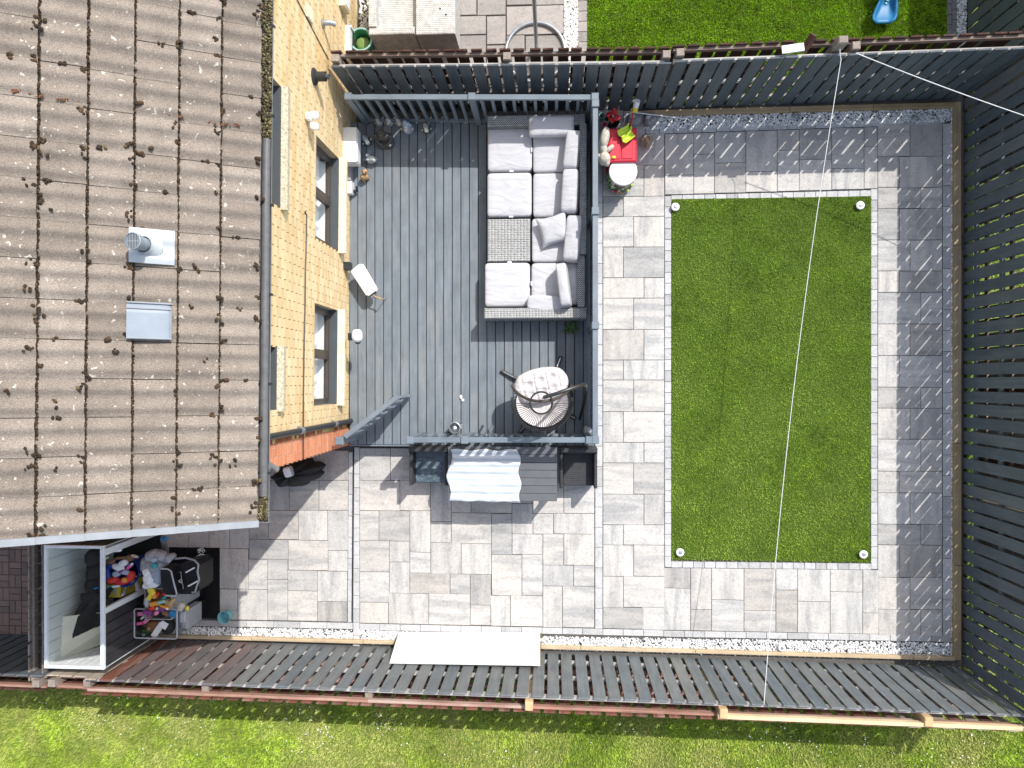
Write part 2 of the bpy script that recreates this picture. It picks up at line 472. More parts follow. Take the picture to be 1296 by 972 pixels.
g = Mat('glass', 0.05, 0, 0.5); g.color((0.9, 0.95, 0.95)); g.b.inputs['Transmission Weight'].default_value = 0.97; g.b.inputs['IOR'].default_value = 1.06
def thin(name, col, refl):
    m = Mat(name, 0.08); n, l = m.n, m.l
    tr = n.new('ShaderNodeBsdfTransparent'); tr.inputs[0].default_value = (*col, 1)
    gl = n.new('ShaderNodeBsdfGlossy'); gl.inputs['Roughness'].default_value = 0.05
    mx = n.new('ShaderNodeMixShader'); fr = n.new('ShaderNodeLayerWeight'); fr.inputs['Blend'].default_value = 0.5
    l.new(m.ramp(fr.outputs['Facing'], [(0, refl), (0.7, refl + 0.10), (1, 0.85)]), mx.inputs[0]); l.new(tr.outputs[0], mx.inputs[1]); l.new(gl.outputs[0], mx.inputs[2])
    l.new(mx.outputs[0], n['Material Output'].inputs['Surface'])
    return m.m
M['glass'] = thin('glass', (0.93, 0.96, 0.96), 0.03)
g = Mat('clear_plastic', 0.25, 0, 0.5); g.color((0.85, 0.88, 0.92)); g.b.inputs['Transmission Weight'].default_value = 0.6; g.b.inputs['IOR'].default_value = 1.15
M['clear_plastic'] = thin('clear_plastic', (0.80, 0.83, 0.87), 0.12)

def wicker(name, a, b, sx=1.0):
    m = Mat(name, 0.6, 0, 0.4)
    co = m.coord((sx, sx, sx), rnd=False)
    t = m.n.new('ShaderNodeTexChecker'); t.inputs['Scale'].default_value = 62
    m.l.new(co, t.inputs['Vector'])
    w = m.n.new('ShaderNodeTexWave'); w.inputs['Scale'].default_value = 11; w.bands_direction = 'Y'; w.inputs['Distortion'].default_value = 0.4
    m.l.new(co, w.inputs['Vector'])
    n = m.noise(14, co, 4)
    c = m.mix(b, a, t.outputs['Fac'])
    c = m.mix(c, m.ramp(w.outputs['Fac'], [(0.1, 0.55), (0.5, 1.1)]), 0.8, 'MULTIPLY')
    c = m.mix(c, m.ramp(n, [(0.3, 0.75), (0.7, 1.2)]), 1.0, 'MULTIPLY')
    m.color(c); m.bump(t.outputs['Fac'], 0.5, 0.006)
    return m.m
M['wicker_grey'] = wicker('wicker_grey', (0.46, 0.47, 0.47), (0.09, 0.095, 0.10))
M['wicker_dark'] = wicker('wicker_dark', (0.075, 0.078, 0.082), (0.022, 0.023, 0.025))
M['wicker_cream'] = wicker('wicker_cream', (0.66, 0.65, 0.62), (0.44, 0.42, 0.39))
M['strand_pale'] = plain('strand_pale', (0.42, 0.42, 0.41), 0.55, 0.2, 20)
M['strand_dark'] = plain('strand_dark', (0.16, 0.165, 0.17), 0.55, 0.2, 20)

def fabric(name, col, wr=3.0, st=0.5):
    m = Mat(name, 0.9, 0, 0.15)
    co = m.coord(); cs = m.coord((1, 2.6, 1))
    n = m.noise(wr, cs, 4, 0.5, 1.2); f = m.noise(160, co, 2)
    c = m.mix(col, m.ramp(n, [(0.3, 0.93), (0.7, 1.03)]), 1.0, 'MULTIPLY')
    m.color(c)
    ad = m.mix(n, f, 0.06)
    m.bump(ad, st, 0.05)
    return m.m
M['cushion'] = fabric('cushion', (0.54, 0.54, 0.565), 2.6, 0.5)
M['cushion_pink'] = fabric('cushion_pink', (0.62, 0.58, 0.575), 4, 0.6)
m = Mat('tablecloth', 0.9, 0, 0.15)
co = m.coord(rnd=False)
w = m.n.new('ShaderNodeTexWave'); w.bands_direction = 'Y'; w.inputs['Scale'].default_value = 3.3; w.inputs['Distortion'].default_value = 0.3
m.l.new(co, w.inputs['Vector'])
m.color(m.ramp(w.outputs['Fac'], [(0.25, (0.47, 0.52, 0.56)), (0.5, (0.66, 0.68, 0.69)), (0.8, (0.70, 0.70, 0.70))]))
m.bump(m.noise(9, co, 4), 0.4, 0.02)
M['cloth_striped'] = m.m
M['table_slat'] = plain('table_slat', (0.125, 0.13, 0.14), 0.55, 0.10, 5)
M['black_metal'] = plain('black_metal', (0.028, 0.027, 0.026), 0.35, 0.1, 8, spec=0.6)
M['steel'] = plain('steel', (0.40, 0.42, 0.44), 0.35, 0.12, 12, metal=0.6)
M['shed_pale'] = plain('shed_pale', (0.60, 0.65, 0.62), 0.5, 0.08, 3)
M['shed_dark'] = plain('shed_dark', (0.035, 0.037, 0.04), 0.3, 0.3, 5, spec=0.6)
M['shed_white'] = plain('shed_white', (0.74, 0.78, 0.79), 0.4, 0.08, 5)
M['board_cream'] = plain('board_cream', (0.62, 0.64, 0.53), 0.6, 0.08, 4)
M['black_plastic'] = plain('black_plastic', (0.010, 0.010, 0.011), 0.5, 0.3, 9, bump=0.3, spec=0.25)
M['black_cloth'] = plain('black_cloth', (0.02, 0.02, 0.021), 0.8, 0.3, 9, bump=0.5)
M['grey_plastic'] = plain('grey_plastic', (0.33, 0.34, 0.36), 0.4, 0.1, 9)
M['white_plastic'] = plain('white_plastic', (0.84, 0.84, 0.84), 0.35, 0.03, 4)
M['white_gloss'] = plain('white_gloss', (0.86, 0.86, 0.86), 0.3, 0.02, 3)
M['stone_grey'] = plain('stone_grey', (0.30, 0.31, 0.32), 0.9, 0.35, 30, bump=0.6)
M['stone_dark'] = plain('stone_dark', (0.085, 0.083, 0.075), 0.75, 0.35, 25, bump=0.5)
M['stone_pale'] = plain('stone_pale', (0.55, 0.57, 0.58), 0.9, 0.3, 45, bump=0.6)
M['terracotta'] = plain('terracotta', (0.50, 0.32, 0.17), 0.85, 0.25, 30, bump=0.4)
for nm, col in dict(red=(0.62, 0.025, 0.05), scarlet=(0.70, 0.05, 0.03), pink=(0.72, 0.25, 0.42), hotpink=(0.75, 0.12, 0.32), lime=(0.52, 0.66, 0.05), yellow=(0.80, 0.62, 0.06),
                    orange=(0.75, 0.33, 0.05), blue=(0.03, 0.06, 0.30), sky=(0.015, 0.17, 0.36), aqua=(0.20, 0.46, 0.50), mint=(0.30, 0.52, 0.46), teal=(0.05, 0.32, 0.33),
                    green=(0.05, 0.27, 0.13), dkgreen=(0.05, 0.11, 0.04), purple=(0.20, 0.05, 0.22), brown=(0.22, 0.11, 0.05), beige=(0.58, 0.52, 0.42), tan=(0.48, 0.33, 0.16),
                    white=(0.82, 0.82, 0.82), greyc=(0.42, 0.44, 0.47), leaf=(0.20, 0.30, 0.08), bluegrey=(0.35, 0.42, 0.50)).items():
    M[nm] = plain('plastic_' + nm, col, 0.45, 0.08, 6)
M['plush'] = plain('plush', (0.62, 0.57, 0.48), 0.95, 0.15, 35, bump=0.8)
M['rope'] = plain('rope', (0.70, 0.70, 0.68), 0.7, 0.1, 20)
# ------------------------------------------------------------------ ground
mb = MB(); mb.add([(-40, -40, -0.12), (40, -40, -0.12), (40, 40, -0.12), (-40, 40, -0.12)], [(0, 1, 2, 3)])
mb.build('ground', M['lawn_soil'], kind='structure')

def sheet(name, x0, y0, x1, y1, z, mat, zb=None):
    b = MB(); b.box(x0, y0, z - 0.06 if zb is None else zb, x1, y1, z)
    return b.build(name, mat, kind='structure')

XR = W(1216, 486).x              # east edge of the garden
YT = W(1000, 134).y
YB = W(800, 826).y
XW = W(447, 561).x
garden = sheet('garden_subbase', -7.05, YB - 0.25, XR + 0.05, YT + 0.25, -0.028, M['joint'], -0.10)

# ---- slabs: rectangles given by their joints (left, top, right, bottom)
def rect_w(r, z=0.0):
    u0, v0, u1, v1 = r; um = (u0 + u1) / 2; vm = (v0 + v1) / 2
    return W(u0, vm, z).x, W(um, v1, z).y, W(u1, vm, z).x, W(um, v0, z).y

def lay(root, name, rects, mat, gap=0.0035, ztop=0.0, th=0.026, zj=0.002, z0=0.0):
    for r in rects:
        x0, y0, x1, y1 = rect_w(r, z0)
        if x1 - x0 < 0.03 or y1 - y0 < 0.03: continue
        w = x1 - x0 - 2 * gap; h = y1 - y0 - 2 * gap
        b = MB(); b.cbox(-w / 2, -h / 2, -th, w / 2, h / 2, 0, 0.004)
        inst(name, b.mesh(name, mat), root, ((x0 + x1) / 2, (y0 + y1) / 2, ztop + random.uniform(-zj, zj)), (random.uniform(-.003, .003), random.uniform(-.003, .003), random.uniform(-.002, .002)))

patio = thing('patio', None, None, (0, 0, 0), kind='structure')
S = []
def rows(u0, u1, vs, split):
    for i in range(len(vs) - 1):
        k = split[i]
        if k is None: S.append((u0, vs[i], u1, vs[i + 1])); continue
        um = u0 + (u1 - u0) * k
        S.append((u0, vs[i], um, vs[i + 1])); S.append((um, vs[i], u1, vs[i + 1]))
T1, T2, T3 = 1 / 3, 1 / 2, 2 / 3
rows(763, 841, [169, 209, 248.4, 274, 312.6, 351.5, 377.4, 417, 455.7, 481, 521, 560, 586, 625.5, 664.4, 690, 729.7, 769, 796],
     [T2, T3, T1, T2, T1, T3, T2, T3, T1, T2, T1, T3, T2, T3, T1, T2, T1, T3])
S[-1] = (812.6, 769, 841, 797.5)
rows(1111, 1193, [156.7, 197.7, 237, 264, 303.7, 343, 370, 410, 450, 490, 516.7, 556, 596.6, 624, 663.6, 690, 731, 771.6, 804.8],
     [T2, T1, T3, T1, T2, T1, T3, T2, T1, T3, T2, T3, T1, T2, T3, T1, T2, T3])
def cols(us, t0, t1, b0, b1, sp):
    n = us[-1] - us[0]
    for i in range(len(us) - 1):
        k = ((us[i] + us[i + 1]) / 2 - us[0]) / n
        t = t0 + (t1 - t0) * k; b = b0 + (b1 - b0) * k
        S.append((us[i], t, us[i + 1], sp[i])); S.append((us[i], sp[i], us[i + 1], b))
cols([841.5, 878, 904.4, 944, 983.8, 1011.6, 1052.7, 1093.7, 1111], 169.5, 160, 246.5, 238.5, [221.5, 195, 206, 217, 190, 201.5, 213, 185.5])
cols([839.8, 874, 900.6, 941.6, 982, 1009.5, 1050.8, 1092, 1112], 718.8, 721.5, 797.5, 803, [744.6, 771.6, 759.4, 773, 747, 761.6, 749.4, 776])
S += [(455, 567, 494, 608), (494, 567, 533, 608), (533, 567, 571, 608), (455, 608, 506, 646.5), (506, 608, 545, 646.5),
      (545, 608, 571, 660), (545, 660, 571, 687), (571, 567, 622, 606), (622, 567, 674.5, 606), (571, 606, 622, 623), (622, 606, 648, 623), (648, 606, 674.5, 637),
      (571, 623, 596, 649), (596, 623, 648, 649.5), (571, 649, 622, 688), (622, 650, 648, 702), (648, 637, 674.5, 676), (674.5, 567, 713.5, 611), (713.5, 567, 752.5, 611),
      (674.5, 611, 713.5, 650), (713.5, 611, 752.5, 650), (674.5, 650, 700.5, 676), (700.5, 650, 752.5, 676), (648, 676, 687, 702), (687, 676, 713.5, 715.5),
      (713.5, 676, 752.5, 715.5), (622, 702, 660.5, 754), (660.5, 702, 687, 754), (687, 715.5, 726, 742), (726, 715.5, 752.5, 742), (687, 742, 712, 794.5),
      (712, 742, 752.5, 794.5), (621, 754, 646, 792.5), (646, 754, 687, 793), (455, 646.5, 479.5, 684.5), (479.5, 646.5, 518.5, 685), (518.5, 646.5, 545, 699),
      (455, 684.5, 492.5, 724), (492.5, 685, 518.5, 711.5), (492.5, 711.5, 518.5, 751), (455, 724, 492.5, 762.5), (455, 762.5, 491.5, 789), (518.5, 699, 545, 725.5),
      (545, 687, 583.5, 726.5), (583.5, 688, 622, 727), (518.5, 725.5, 569.5, 751.5), (569.5, 726.5, 595, 752), (595, 727, 621.5, 766), (595, 766, 621, 791.5),
      (491.5, 751, 542.5, 790), (542.5, 751.5, 595, 791),
      (403.5, 570, 441, 608), (403.5, 608, 440.5, 646), (366, 608, 403.5, 646), (340, 608, 366, 646), (366, 570, 403.5, 608), (328, 570, 366, 608), (315, 608, 340, 646),
      (315, 646, 339.5, 683), (339.5, 646, 377.5, 683), (377.5, 646, 414.5, 684), (414.5, 646, 440.5, 697), (290, 646, 315, 694.5), (264, 646, 290, 694.5),
      (315, 683, 364.5, 708), (364.5, 684, 415, 722), (415, 697, 440, 723), (277, 694.5, 314, 745.5), (314, 708, 338.5, 746), (338.5, 708, 364, 734),
      (338.5, 734, 364, 785.5), (364, 722, 401.5, 748), (364, 748, 401.5, 786), (401.5, 723, 439.5, 761.5), (401.5, 761.5, 439, 787), (277, 745.5, 300.5, 784.5),
      (300.5, 746, 338.5, 785), (252, 694.5, 277, 745), (252, 745, 277, 784), (214, 694.5, 252, 720), (214, 720, 252, 758), (214, 758, 252, 783),
      (238, 646, 264, 694.5), (200, 660, 238, 694.5), (278, 608, 315, 646), (278, 580, 328, 608)]
S += [(763, 128, 789, 169), (789, 140, 815, 169), (214, 646, 238, 660), (160, 694, 214, 739), (160, 739, 187, 783), (187, 739, 214, 783), (110, 694, 160, 739), (110, 739, 160, 783)]
lay(patio, 'paving_slab', S, M['slab'])

edging = thing('block_edging', None, None, (0, 0, 0), kind='structure')
E = []
def vcol(u0, u1, v0, v1, n, u0b=None, u1b=None):
    for i in range(n):
        k = (i + .5) / n
        a = u0 + ((u0b if u0b else u0) - u0) * k; b = u1 + ((u1b if u1b else u1) - u1) * k
        E.append((a, v0 + (v1 - v0) * i / n, b, v0 + (v1 - v0) * (i + 1) / n))
def hrow(u0, u1, va, vb, ha, hb, n):
    for i in range(n):
        k = (i + .5) / n
        E.append((u0 + (u1 - u0) * i / n, va + (vb - va) * k, u0 + (u1 - u0) * (i + 1) / n, va + ha + (vb + hb - va - ha) * k))
vcol(753.0, 762.8, 128, 796, 26)
vcol(841.2, 849.8, 248, 718, 34)
vcol(1102.2, 1110.8, 239, 720.5, 34)
hrow(849.5, 1102.5, 247, 240.5, 8, 8, 18)
hrow(849.5, 1102.5, 710.5, 713.3, 8.2, 8.2, 18)
vcol(1193.5, 1205, 156, 812, 25)
hrow(763, 1193.5, 163.5, 149, 8, 8, 24)
hrow(840, 1205, 798.2, 804.5, 8, 8.4, 14)
hrow(455, 840, 789.3, 797.8, 8.3, 8, 15)
hrow(278, 447, 785.3, 788.6, 8, 8, 5)
hrow(200, 278, 784, 785.3, 8, 8, 3)
vcol(448.2, 455, 566, 822, 15, 446.6)
vcol(441, 446.2, 572, 788, 8, 439.6, 444.6)
lay(edging, 'edging_block', E, M['slab_block'], gap=0.003, ztop=0.001)

# ---- numpy scatterers -------------------------------------------------
def np_mesh(name, V, Fc, mat, smooth=False):
    me = bpy.data.meshes.new(name)
    nf, k = Fc.shape
    me.vertices.add(len(V)); me.vertices.foreach_set('co', V.astype(np.float32).ravel())
    me.loops.add(nf * k); me.loops.foreach_set('vertex_index', Fc.astype(np.int32).ravel())
    me.polygons.add(nf); me.polygons.foreach_set('loop_start', np.arange(0, nf * k, k, dtype=np.int32))
    me.polygons.foreach_set('loop_total', np.full(nf, k, dtype=np.int32))
    me.update(calc_edges=True)
    me.materials.append(mat)
    return me

def stuff(name, me, label=None, cat=None, parent=None):
    o = bpy.data.objects.new(name, me); C.objects.link(o)
    if parent is not None: o.parent = parent
    WM[o.name] = Matrix.Identity(4)
    return tag(o, label, cat, None, 'stuff')

def blades(n, x0, y0, x1, y1, z, h, w, lean=0.5, hvar=0.5):
    px = rng.uniform(x0, x1, n); py = rng.uniform(y0, y1, n)
    a = rng.uniform(0, 2 * np.pi, n); hh = h * (1 - hvar * rng.random(n))
    la = rng.uniform(0, 2 * np.pi, n); ll = hh * lean * rng.uniform(0.3, 1.6, n)
    dx = np.cos(a) * w / 2; dy = np.sin(a) * w / 2
    zz = np.full(n, z)
    b0 = np.stack([px - dx, py - dy, zz], 1); b1 = np.stack([px + dx, py + dy, zz], 1)
    tp = np.stack([px + np.cos(la) * ll, py + np.sin(la) * ll, zz + hh], 1)
    m0 = (b0 * .5 + tp * .5) + np.stack([-dx * .35, -dy * .35, hh * .12], 1)
    m1 = (b1 * .5 + tp * .5) + np.stack([dx * .35, dy * .35, hh * .12], 1)
    V = np.stack([b0, b1, m1, m0, tp], 1).reshape(-1, 3)
    i = np.arange(n)[:, None] * 5
    F3 = np.concatenate([i + np.array([[0, 1, 2]]), i + np.array([[0, 2, 3]]), i + np.array([[3, 2, 4]])], 0)
    return V, F3

ICO = None
def ico():
    t = (1 + 5 ** .5) / 2
    v = np.array([(-1, t, 0), (1, t, 0), (-1, -t, 0), (1, -t, 0), (0, -1, t), (0, 1, t), (0, -1, -t), (0, 1, -t), (t, 0, -1), (t, 0, 1), (-t, 0, -1), (-t, 0, 1)]) / 1.9
    f = np.array([(0, 11, 5), (0, 5, 1), (0, 1, 7), (0, 7, 10), (0, 10, 11), (1, 5, 9), (5, 11, 4), (11, 10, 2), (10, 7, 6), (7, 1, 8), (3, 9, 4), (3, 4, 2), (3, 2, 6), (3, 6, 8), (3, 8, 9), (4, 9, 5), (2, 4, 11), (6, 2, 10), (8, 6, 7), (9, 8, 1)])
    return v, f
ICO = ico()
def stones(P, r0, r1, flat=0.7, jit=0.35):
    """P: (n,3) centres -> pebbles as real little lumps"""
    n = len(P); v, f = ICO
    V = np.repeat(v[None], n, 0) * (1 + jit * (rng.random((n, 12, 1)) - .5))
    V = V * rng.uniform(r0, r1, (n, 1, 1)) * np.stack([rng.uniform(.75, 1.3, n), rng.uniform(.6, 1.0, n), np.full(n, flat)], 1)[:, None, :]
    a = rng.uniform(0, 2 * np.pi, n); c, s = np.cos(a)[:, None], np.sin(a)[:, None]
    x = V[..., 0] * c - V[..., 1] * s; y = V[..., 0] * s + V[..., 1] * c
    V = np.stack([x, y, V[..., 2]], -1) + P[:, None, :]
    Fc = f[None] + (np.arange(n) * 12)[:, None, None]
    return V.reshape(-1, 3), Fc.reshape(-1, 3)

def rnd_rect(n, x0, y0, x1, y1, z0, z1):
    return np.stack([rng.uniform(x0, x1, n), rng.uniform(y0, y1, n), rng.uniform(z0, z1, n)], 1)

# ---- artificial turf panel
tx0, ty0, tx1, ty1 = rect_w((850, 252, 1102, 712))
sheet('turf_mat', tx0 + .004, ty0 + .03, tx1 - .004, ty1 + .02, 0.004, M['turf_base'], -0.028)
V, Fc = blades(120000, tx0, ty0 + .02, tx1, ty1 + .02, 0.0, 0.034, 0.0075, 0.55)
stuff('artificial_grass', np_mesh('artificial_grass', V, Fc, M['turf_blade']), 'green artificial grass pile of the rectangular panel in the middle of the paving', 'artificial grass')

# ---- garden gravel margins
P = []
ge0 = W(1000, 158).y
for (u0, u1, va, vb, da, db, n) in [(815, 1207, 148, 137.5, 15, 16, 3600), (686, 1207, 806, 814, 16, 22, 5600), (455, 507, 797.5, 800, 17, 16, 800), (200, 446, 793, 798, 13, 15, 2600), (507, 686, 799, 806, 15, 15, 1100)]:
    k = rng.random(n); u = u0 + (u1 - u0) * k; v = va + (vb - va) * k + (da + (db - da) * k) * rng.random(n)
    for uu, vv in zip(u, v):
        p = W(uu, vv, 0.0); P.append((p.x, p.y, rng.uniform(-.015, .004)))
for _ in range(3000):
    vv = rng.uniform(150, 830); p = W(rng.uniform(1204.3, 1210), vv, 0); P.append((p.x, p.y, rng.uniform(-.012, .008) - (.02 if rng.random() < .3 else 0)))
V, Fc = stones(np.array(P), 0.010, 0.021)
stuff('gravel', np_mesh('gravel', V, Fc, M['gravel']), 'white and grey stone chippings filling the strip between edging blocks and fences', 'gravel')
# weed fabric showing under the chippings
for (r, z) in (((815, 140, 1207, 152), -0.024), ((1204, 150, 1212, 832), -0.022)):
    a = rect_w(r); sheet('weed_fabric', a[0], a[1], a[2], a[3], z, M['weed_fabric'], -0.03)

# ---- timber sleepers that hold the gravel
def sleeper_run(pts, mat, w=0.09, z1=0.07, cat='edging', group='timber gravel edging', label=''):
    t = thing('timber_edging', label, cat, (0, 0, 0))
    for (a, b) in pts:
        d = (b - a); L = d.length; ang = math.atan2(d.y, d.x)
        bb = MB(); bb.cbox(0.003, -w / 2, -0.08, L - 0.003, w / 2, z1, 0.006)
        inst('sleeper', bb.mesh('sleeper', mat), t, (a.x, a.y, random.uniform(-.004, .004)), (0, 0, ang))
    return t
def pl(us, v0, v1, u0, u1): return [(W(a, v0 + (v1 - v0) * (a - u0) / (u1 - u0), .07), W(b, v0 + (v1 - v0) * (b - u0) / (u1 - u0), .07)) for a, b in zip(us, us[1:])]
sleeper_run(pl([815, 1000, 1106, 1209], 142.5, 132, 815, 1209), M['sleeper'], 0.075, label='weathered timber edging board between gravel and the north fence')
sleeper_run([(W(1212.5, a, .07), W(1212.5, b, .07)) for a, b in ((128, 310), (310, 561), (561, 716), (716, 836))], M['sleeper'], 0.10, label='long golden timber sleeper edging at the foot of the east fence')
sleeper_run(pl([200, 318, 459, 684, 735, 880, 1157, 1209], 805.5, 834.5, 200, 1209), M['sleeper_pale'], 0.052, label='pale timber edging board between white gravel and the south fence')

# ---- drain channel (dark slot) west of the edging blocks
a = W(447.2, 566); b = W(445.2, 822)
t = thing('drain_channel', 'narrow dark slot drain running between the house paving and the patio', 'drain', (a.x, a.y, 0))
mb = MB(); d = b - a; mb.at((a.x, a.y, 0), math.atan2(d.y, d.x)); L = d.length
mb.box(0, -0.012, -0.10, L, 0.012, -0.022); mb.build('slot', M['black_gap'], t)
for i in range(4):
    mb = MB(); mb.at((a.x, a.y, 0), math.atan2(d.y, d.x)); mb.box(L * i / 4 + .002, 0.012, -0.05, L * (i + 1) / 4 - .002, 0.019, 0.002); mb.build('channel_edge', M['gutter_grey'], t)

# ------------------------------------------------------------------ fences
def fence(name, label, A, B, h, mats, pitch=0.2, bw=0.158, back_mats=None, rail=None, rail_b=None, post=None, back=True, top_jit=0.012, z0=0.03,
          posts=None, mat_fn=None, tilt=0.0, bh=None, back_rail_top=None, gapvar=0.006, lift=None, bpitch=None, bfn=None, bphase=0.0, hb=None, post_dz=0.02):
    d = B - A; L = math.hypot(d.x, d.y); ang = math.atan2(d.y, d.x)
    t = thing(name, label, 'fence', (A.x, A.y, 0), ang)
    def bmesh_for(mat, w, hh, key, c={}):
        k = (mat.name, round(w, 3), round(hh, 3), key)
        if k not in c:
            rr = random.Random(key * 31 + 5)
            b = MB(); t0, t1 = rr.uniform(-.004, .004), rr.uniform(-.004, .004)
            x0, x1, y0, y1 = -w / 2, w / 2, 0, 0.02
            b.add([(x0, y0, 0), (x1, y0, 0), (x1, y1, 0), (x0, y1, 0), (x0, y0, hh + t0 - .003), (x1, y0, hh + t1 - .003), (x1, y1, hh + t1), (x0, y1, hh + t0),
                   ],
                  [(0, 3, 2, 1), (4, 5, 6, 7), (0, 1, 5, 4), (1, 2, 6, 5), (2, 3, 7, 6), (3, 0, 4, 7)])
            c[k] = b.mesh('fence_board', mat)
        return c[k]
    n = int(round(L / pitch)); pitch = L / n
    for i in range(n):
        x = (i + .5) * pitch
        mt = mat_fn(i, x) if mat_fn else mats[0]
        if mt is None: continue
        hh = h - z0 + random.uniform(-top_jit, top_jit) * .6
        inst('board', bmesh_for(mt, bw, hh, random.randint(0, 2)), t, (x + random.uniform(-gapvar, gapvar), 0, z0), (0, random.uniform(-.006, .006), random.uniform(-.01, .01)))
    if back:
        n = int(L / (bpitch or pitch))
        for i in range(n):
            x = (i + .5) * (bpitch or pitch) + bphase
            mt = bfn(i, x) if bfn else back_mats[0]
            if mt is None: continue
            inst('board', bmesh_for(mt, bw * .94, (hb or h) - z0, 3 + random.randint(0, 2)), t, (x + random.uniform(-.010, .010), 0.205, z0), (0, random.uniform(-.008, .008), 0))
    ps = posts if posts is not None else [0.1 + 1.95 * k for k in range(int(L / 1.95) + 1)]
    for x in ps:
        b = MB(); b.cbox(-.05, 0.07, -0.2, .05, 0.168, h + post_dz, 0.006)
        inst('post', b.mesh('post', post), t, (x, 0, 0), (0, random.uniform(-.01, .01), 0))
    ps2 = sorted([0] + list(ps) + [L]); ps2 = [p for k, p in enumerate(ps2) if k == 0 or p - ps2[k - 1] > 0.3]
    for z in (0.28, 0.86, h - 0.09):
        for a, b_ in zip(ps2, ps2[1:]):
            for (y0, y1, mt, dz) in ((0.022, 0.062, rail, 0), (0.168, 0.203, rail_b or rail, 0.0 if back_rail_top is None else back_rail_top)):
                if not back and y0 > .1: continue
                b = MB(); b.box(0, y0, -.035, b_ - a - .004, y1, .035)
                inst('rail', b.mesh('rail', mt), t, (a, 0, z + dz + random.uniform(-.008, .008)), (0, random.uniform(-.003, .003), 0))
    return t

hN = 1.62
def A_(u, v, z): p = W(u, v, z); return Vector((p.x, p.y, 0))
# north fence, west panel run (against the house) and east run
fA, fB, fC = A_(418, 85, hN), A_(852, 80.5, hN), A_(1300, 61.5, hN)
fBr = [M['fence_brown']]
fence('fence', 'dark blue grey hit and miss board fence behind the north rail of the decking', fA, fB, hN, [M['fence_paint_dark']], 0.188, 0.152, fBr, M['rail_pale'], M['rail_brown'], M['post_old'],
      posts=[0.06, 2.38, 4.45], bphase=-.022)
def topmat(i, x): return M['fence_paint_dark']
nf2 = fence('fence', 'dark blue grey board fence north of the lawn panel with a washing line post', fB + Vector((.012, 0.02, 0)), fC, hN, [M['fence_paint_dark']], 0.198, 0.160, fBr, M['rail_pale'], M['rail_brown'], M['post_old'],
      posts=[0.08, 2.3, 4.6], mat_fn=topmat, bfn=lambda i, x: None if i == 8 else M['fence_brown'], bphase=-.032)
# east fence (runs south past the garden and north along the neighbour)
xe = W(1218, 486).x
sA, sB = A_(1303, 905.8, 1.58), A_(108, 857.5, 1.52)
fence('fence', 'long dark slatted board fence along the whole east side of the garden', Vector((xe, fC.y + .2, 0)), Vector((xe, sA.y - .20, 0)), 1.80, [M['fence_paint_dark']], 0.1955, 0.155, [M['fence_paint_dark'], ], M['fence_paint_dark'], M['rail_brown'], M['post_old'],
      posts=[0.3, 2.25, 4.2, 6.2, 8.1], bphase=-.057, bfn=lambda i, x: M['fence_brown'] if i % 5 == 3 else M['fence_grey'], gapvar=.012)
fence('fence', 'dark slatted board fence of the neighbouring garden in the top right corner', Vector((xe + .05, 9.0, 0)), Vector((xe + .05, fC.y + .24, 0)), hN, [M['fence_paint_dark']], 0.1955, 0.165, [M['fence_grey']], M['fence_paint_dark'], M['rail_brown'], M['post_old'])
# south fence: from the east corner to the west
hS = 1.52
Ls = (sB - sA).length
def smat(i, x):
    k = Ls - x
    if k < 0.30: return M['fence_bare']
    if k < 0.5: return M['fence_red']
    if k < 2.05: return M['fence_rust']
    return M['fence_paint']
def sback(i, x):
    return M['fence_bare'] if x < 1.8 and i % 2 == 0 else M['fence_red']
sf = fence('fence', 'long grey painted board fence with red weathered back between patio and lawn', sA, sB, 1.55, [M['fence_paint']], 0.2055, 0.160, None, M['rail_pale'], M['rail_red'], M['post_old'],
      posts=[1.25, 3.85, 6.4, 8.6, 10.9, 12.6], mat_fn=smat, bfn=sback, bphase=.05, gapvar=.009, post_dz=-.10)
# newer pale rail and posts near the east end
b = MB(); b.cbox(0, 0.150, -.03, 3.90, 0.2, .045, .004); inst('top_rail', b.mesh('top_rail', M['rail_new']), sf, (0.02, 0, 1.535))
for x in (1.25, 3.85, 6.4):
    b = MB(); b.cbox(-.052, .066, -.1, .052, .185, 1.60, .006); inst('post', b.mesh('post', M['post_new']), sf, (x + .001, 0, 0))
# continuation in front of the neighbour's drive, dark boards
d_ = (sB - sA).normalized()
fence('fence', 'dark board fence in the bottom left corner before the brown block drive', sB + d_ * .62, sB + d_ * 4.4, 1.5, [M['fence_paint_dark']], 0.2, 0.165, [M['fence_brown']], M['rail_brown'], M['rail_red'], M['post_old'])
fence('fence', 'short run of bare unpainted boards between shed and lawn', sB + d_ * .01, sB + d_ * .60, 1.47, [M['fence_bare']], 0.195, 0.175, [M['fence_red']], M['rail_red'], M['rail_red'], M['post_old'], posts=[.5], hb=1.4)
# side fence west of the shed (weathered grey brown), runs north
wA, wB = A_(55, 866, 1.42), A_(54, 640, 1.42)
fence('fence', 'weathered bare grey double board fence just west of the metal shed', wA, wB, 1.42, [M['fence_grey']], 0.176, 0.166, [M['fence_grey']], M['fence_grey'], M['fence_grey'], M['post_old'], bphase=.03, gapvar=.003)

# ------------------------------------------------------------------ neighbouring ground
# lawn to the south
ys = sA.y - .28
sheet('south_lawn', -14, -14, 20, ys + .1, -0.05, M['lawn_soil'], -.11)
V, Fc = blades(270000, -9.2, W(700, 985, 0).y - 1.0, 9.2, ys + .28, -0.055, 0.06, 0.010, 0.6)
stuff('lawn_grass', np_mesh('lawn_grass', V, Fc, M['lawn_blade']), 'bright green lawn south of the red backed fence, sprinkled with daisies', 'grass')
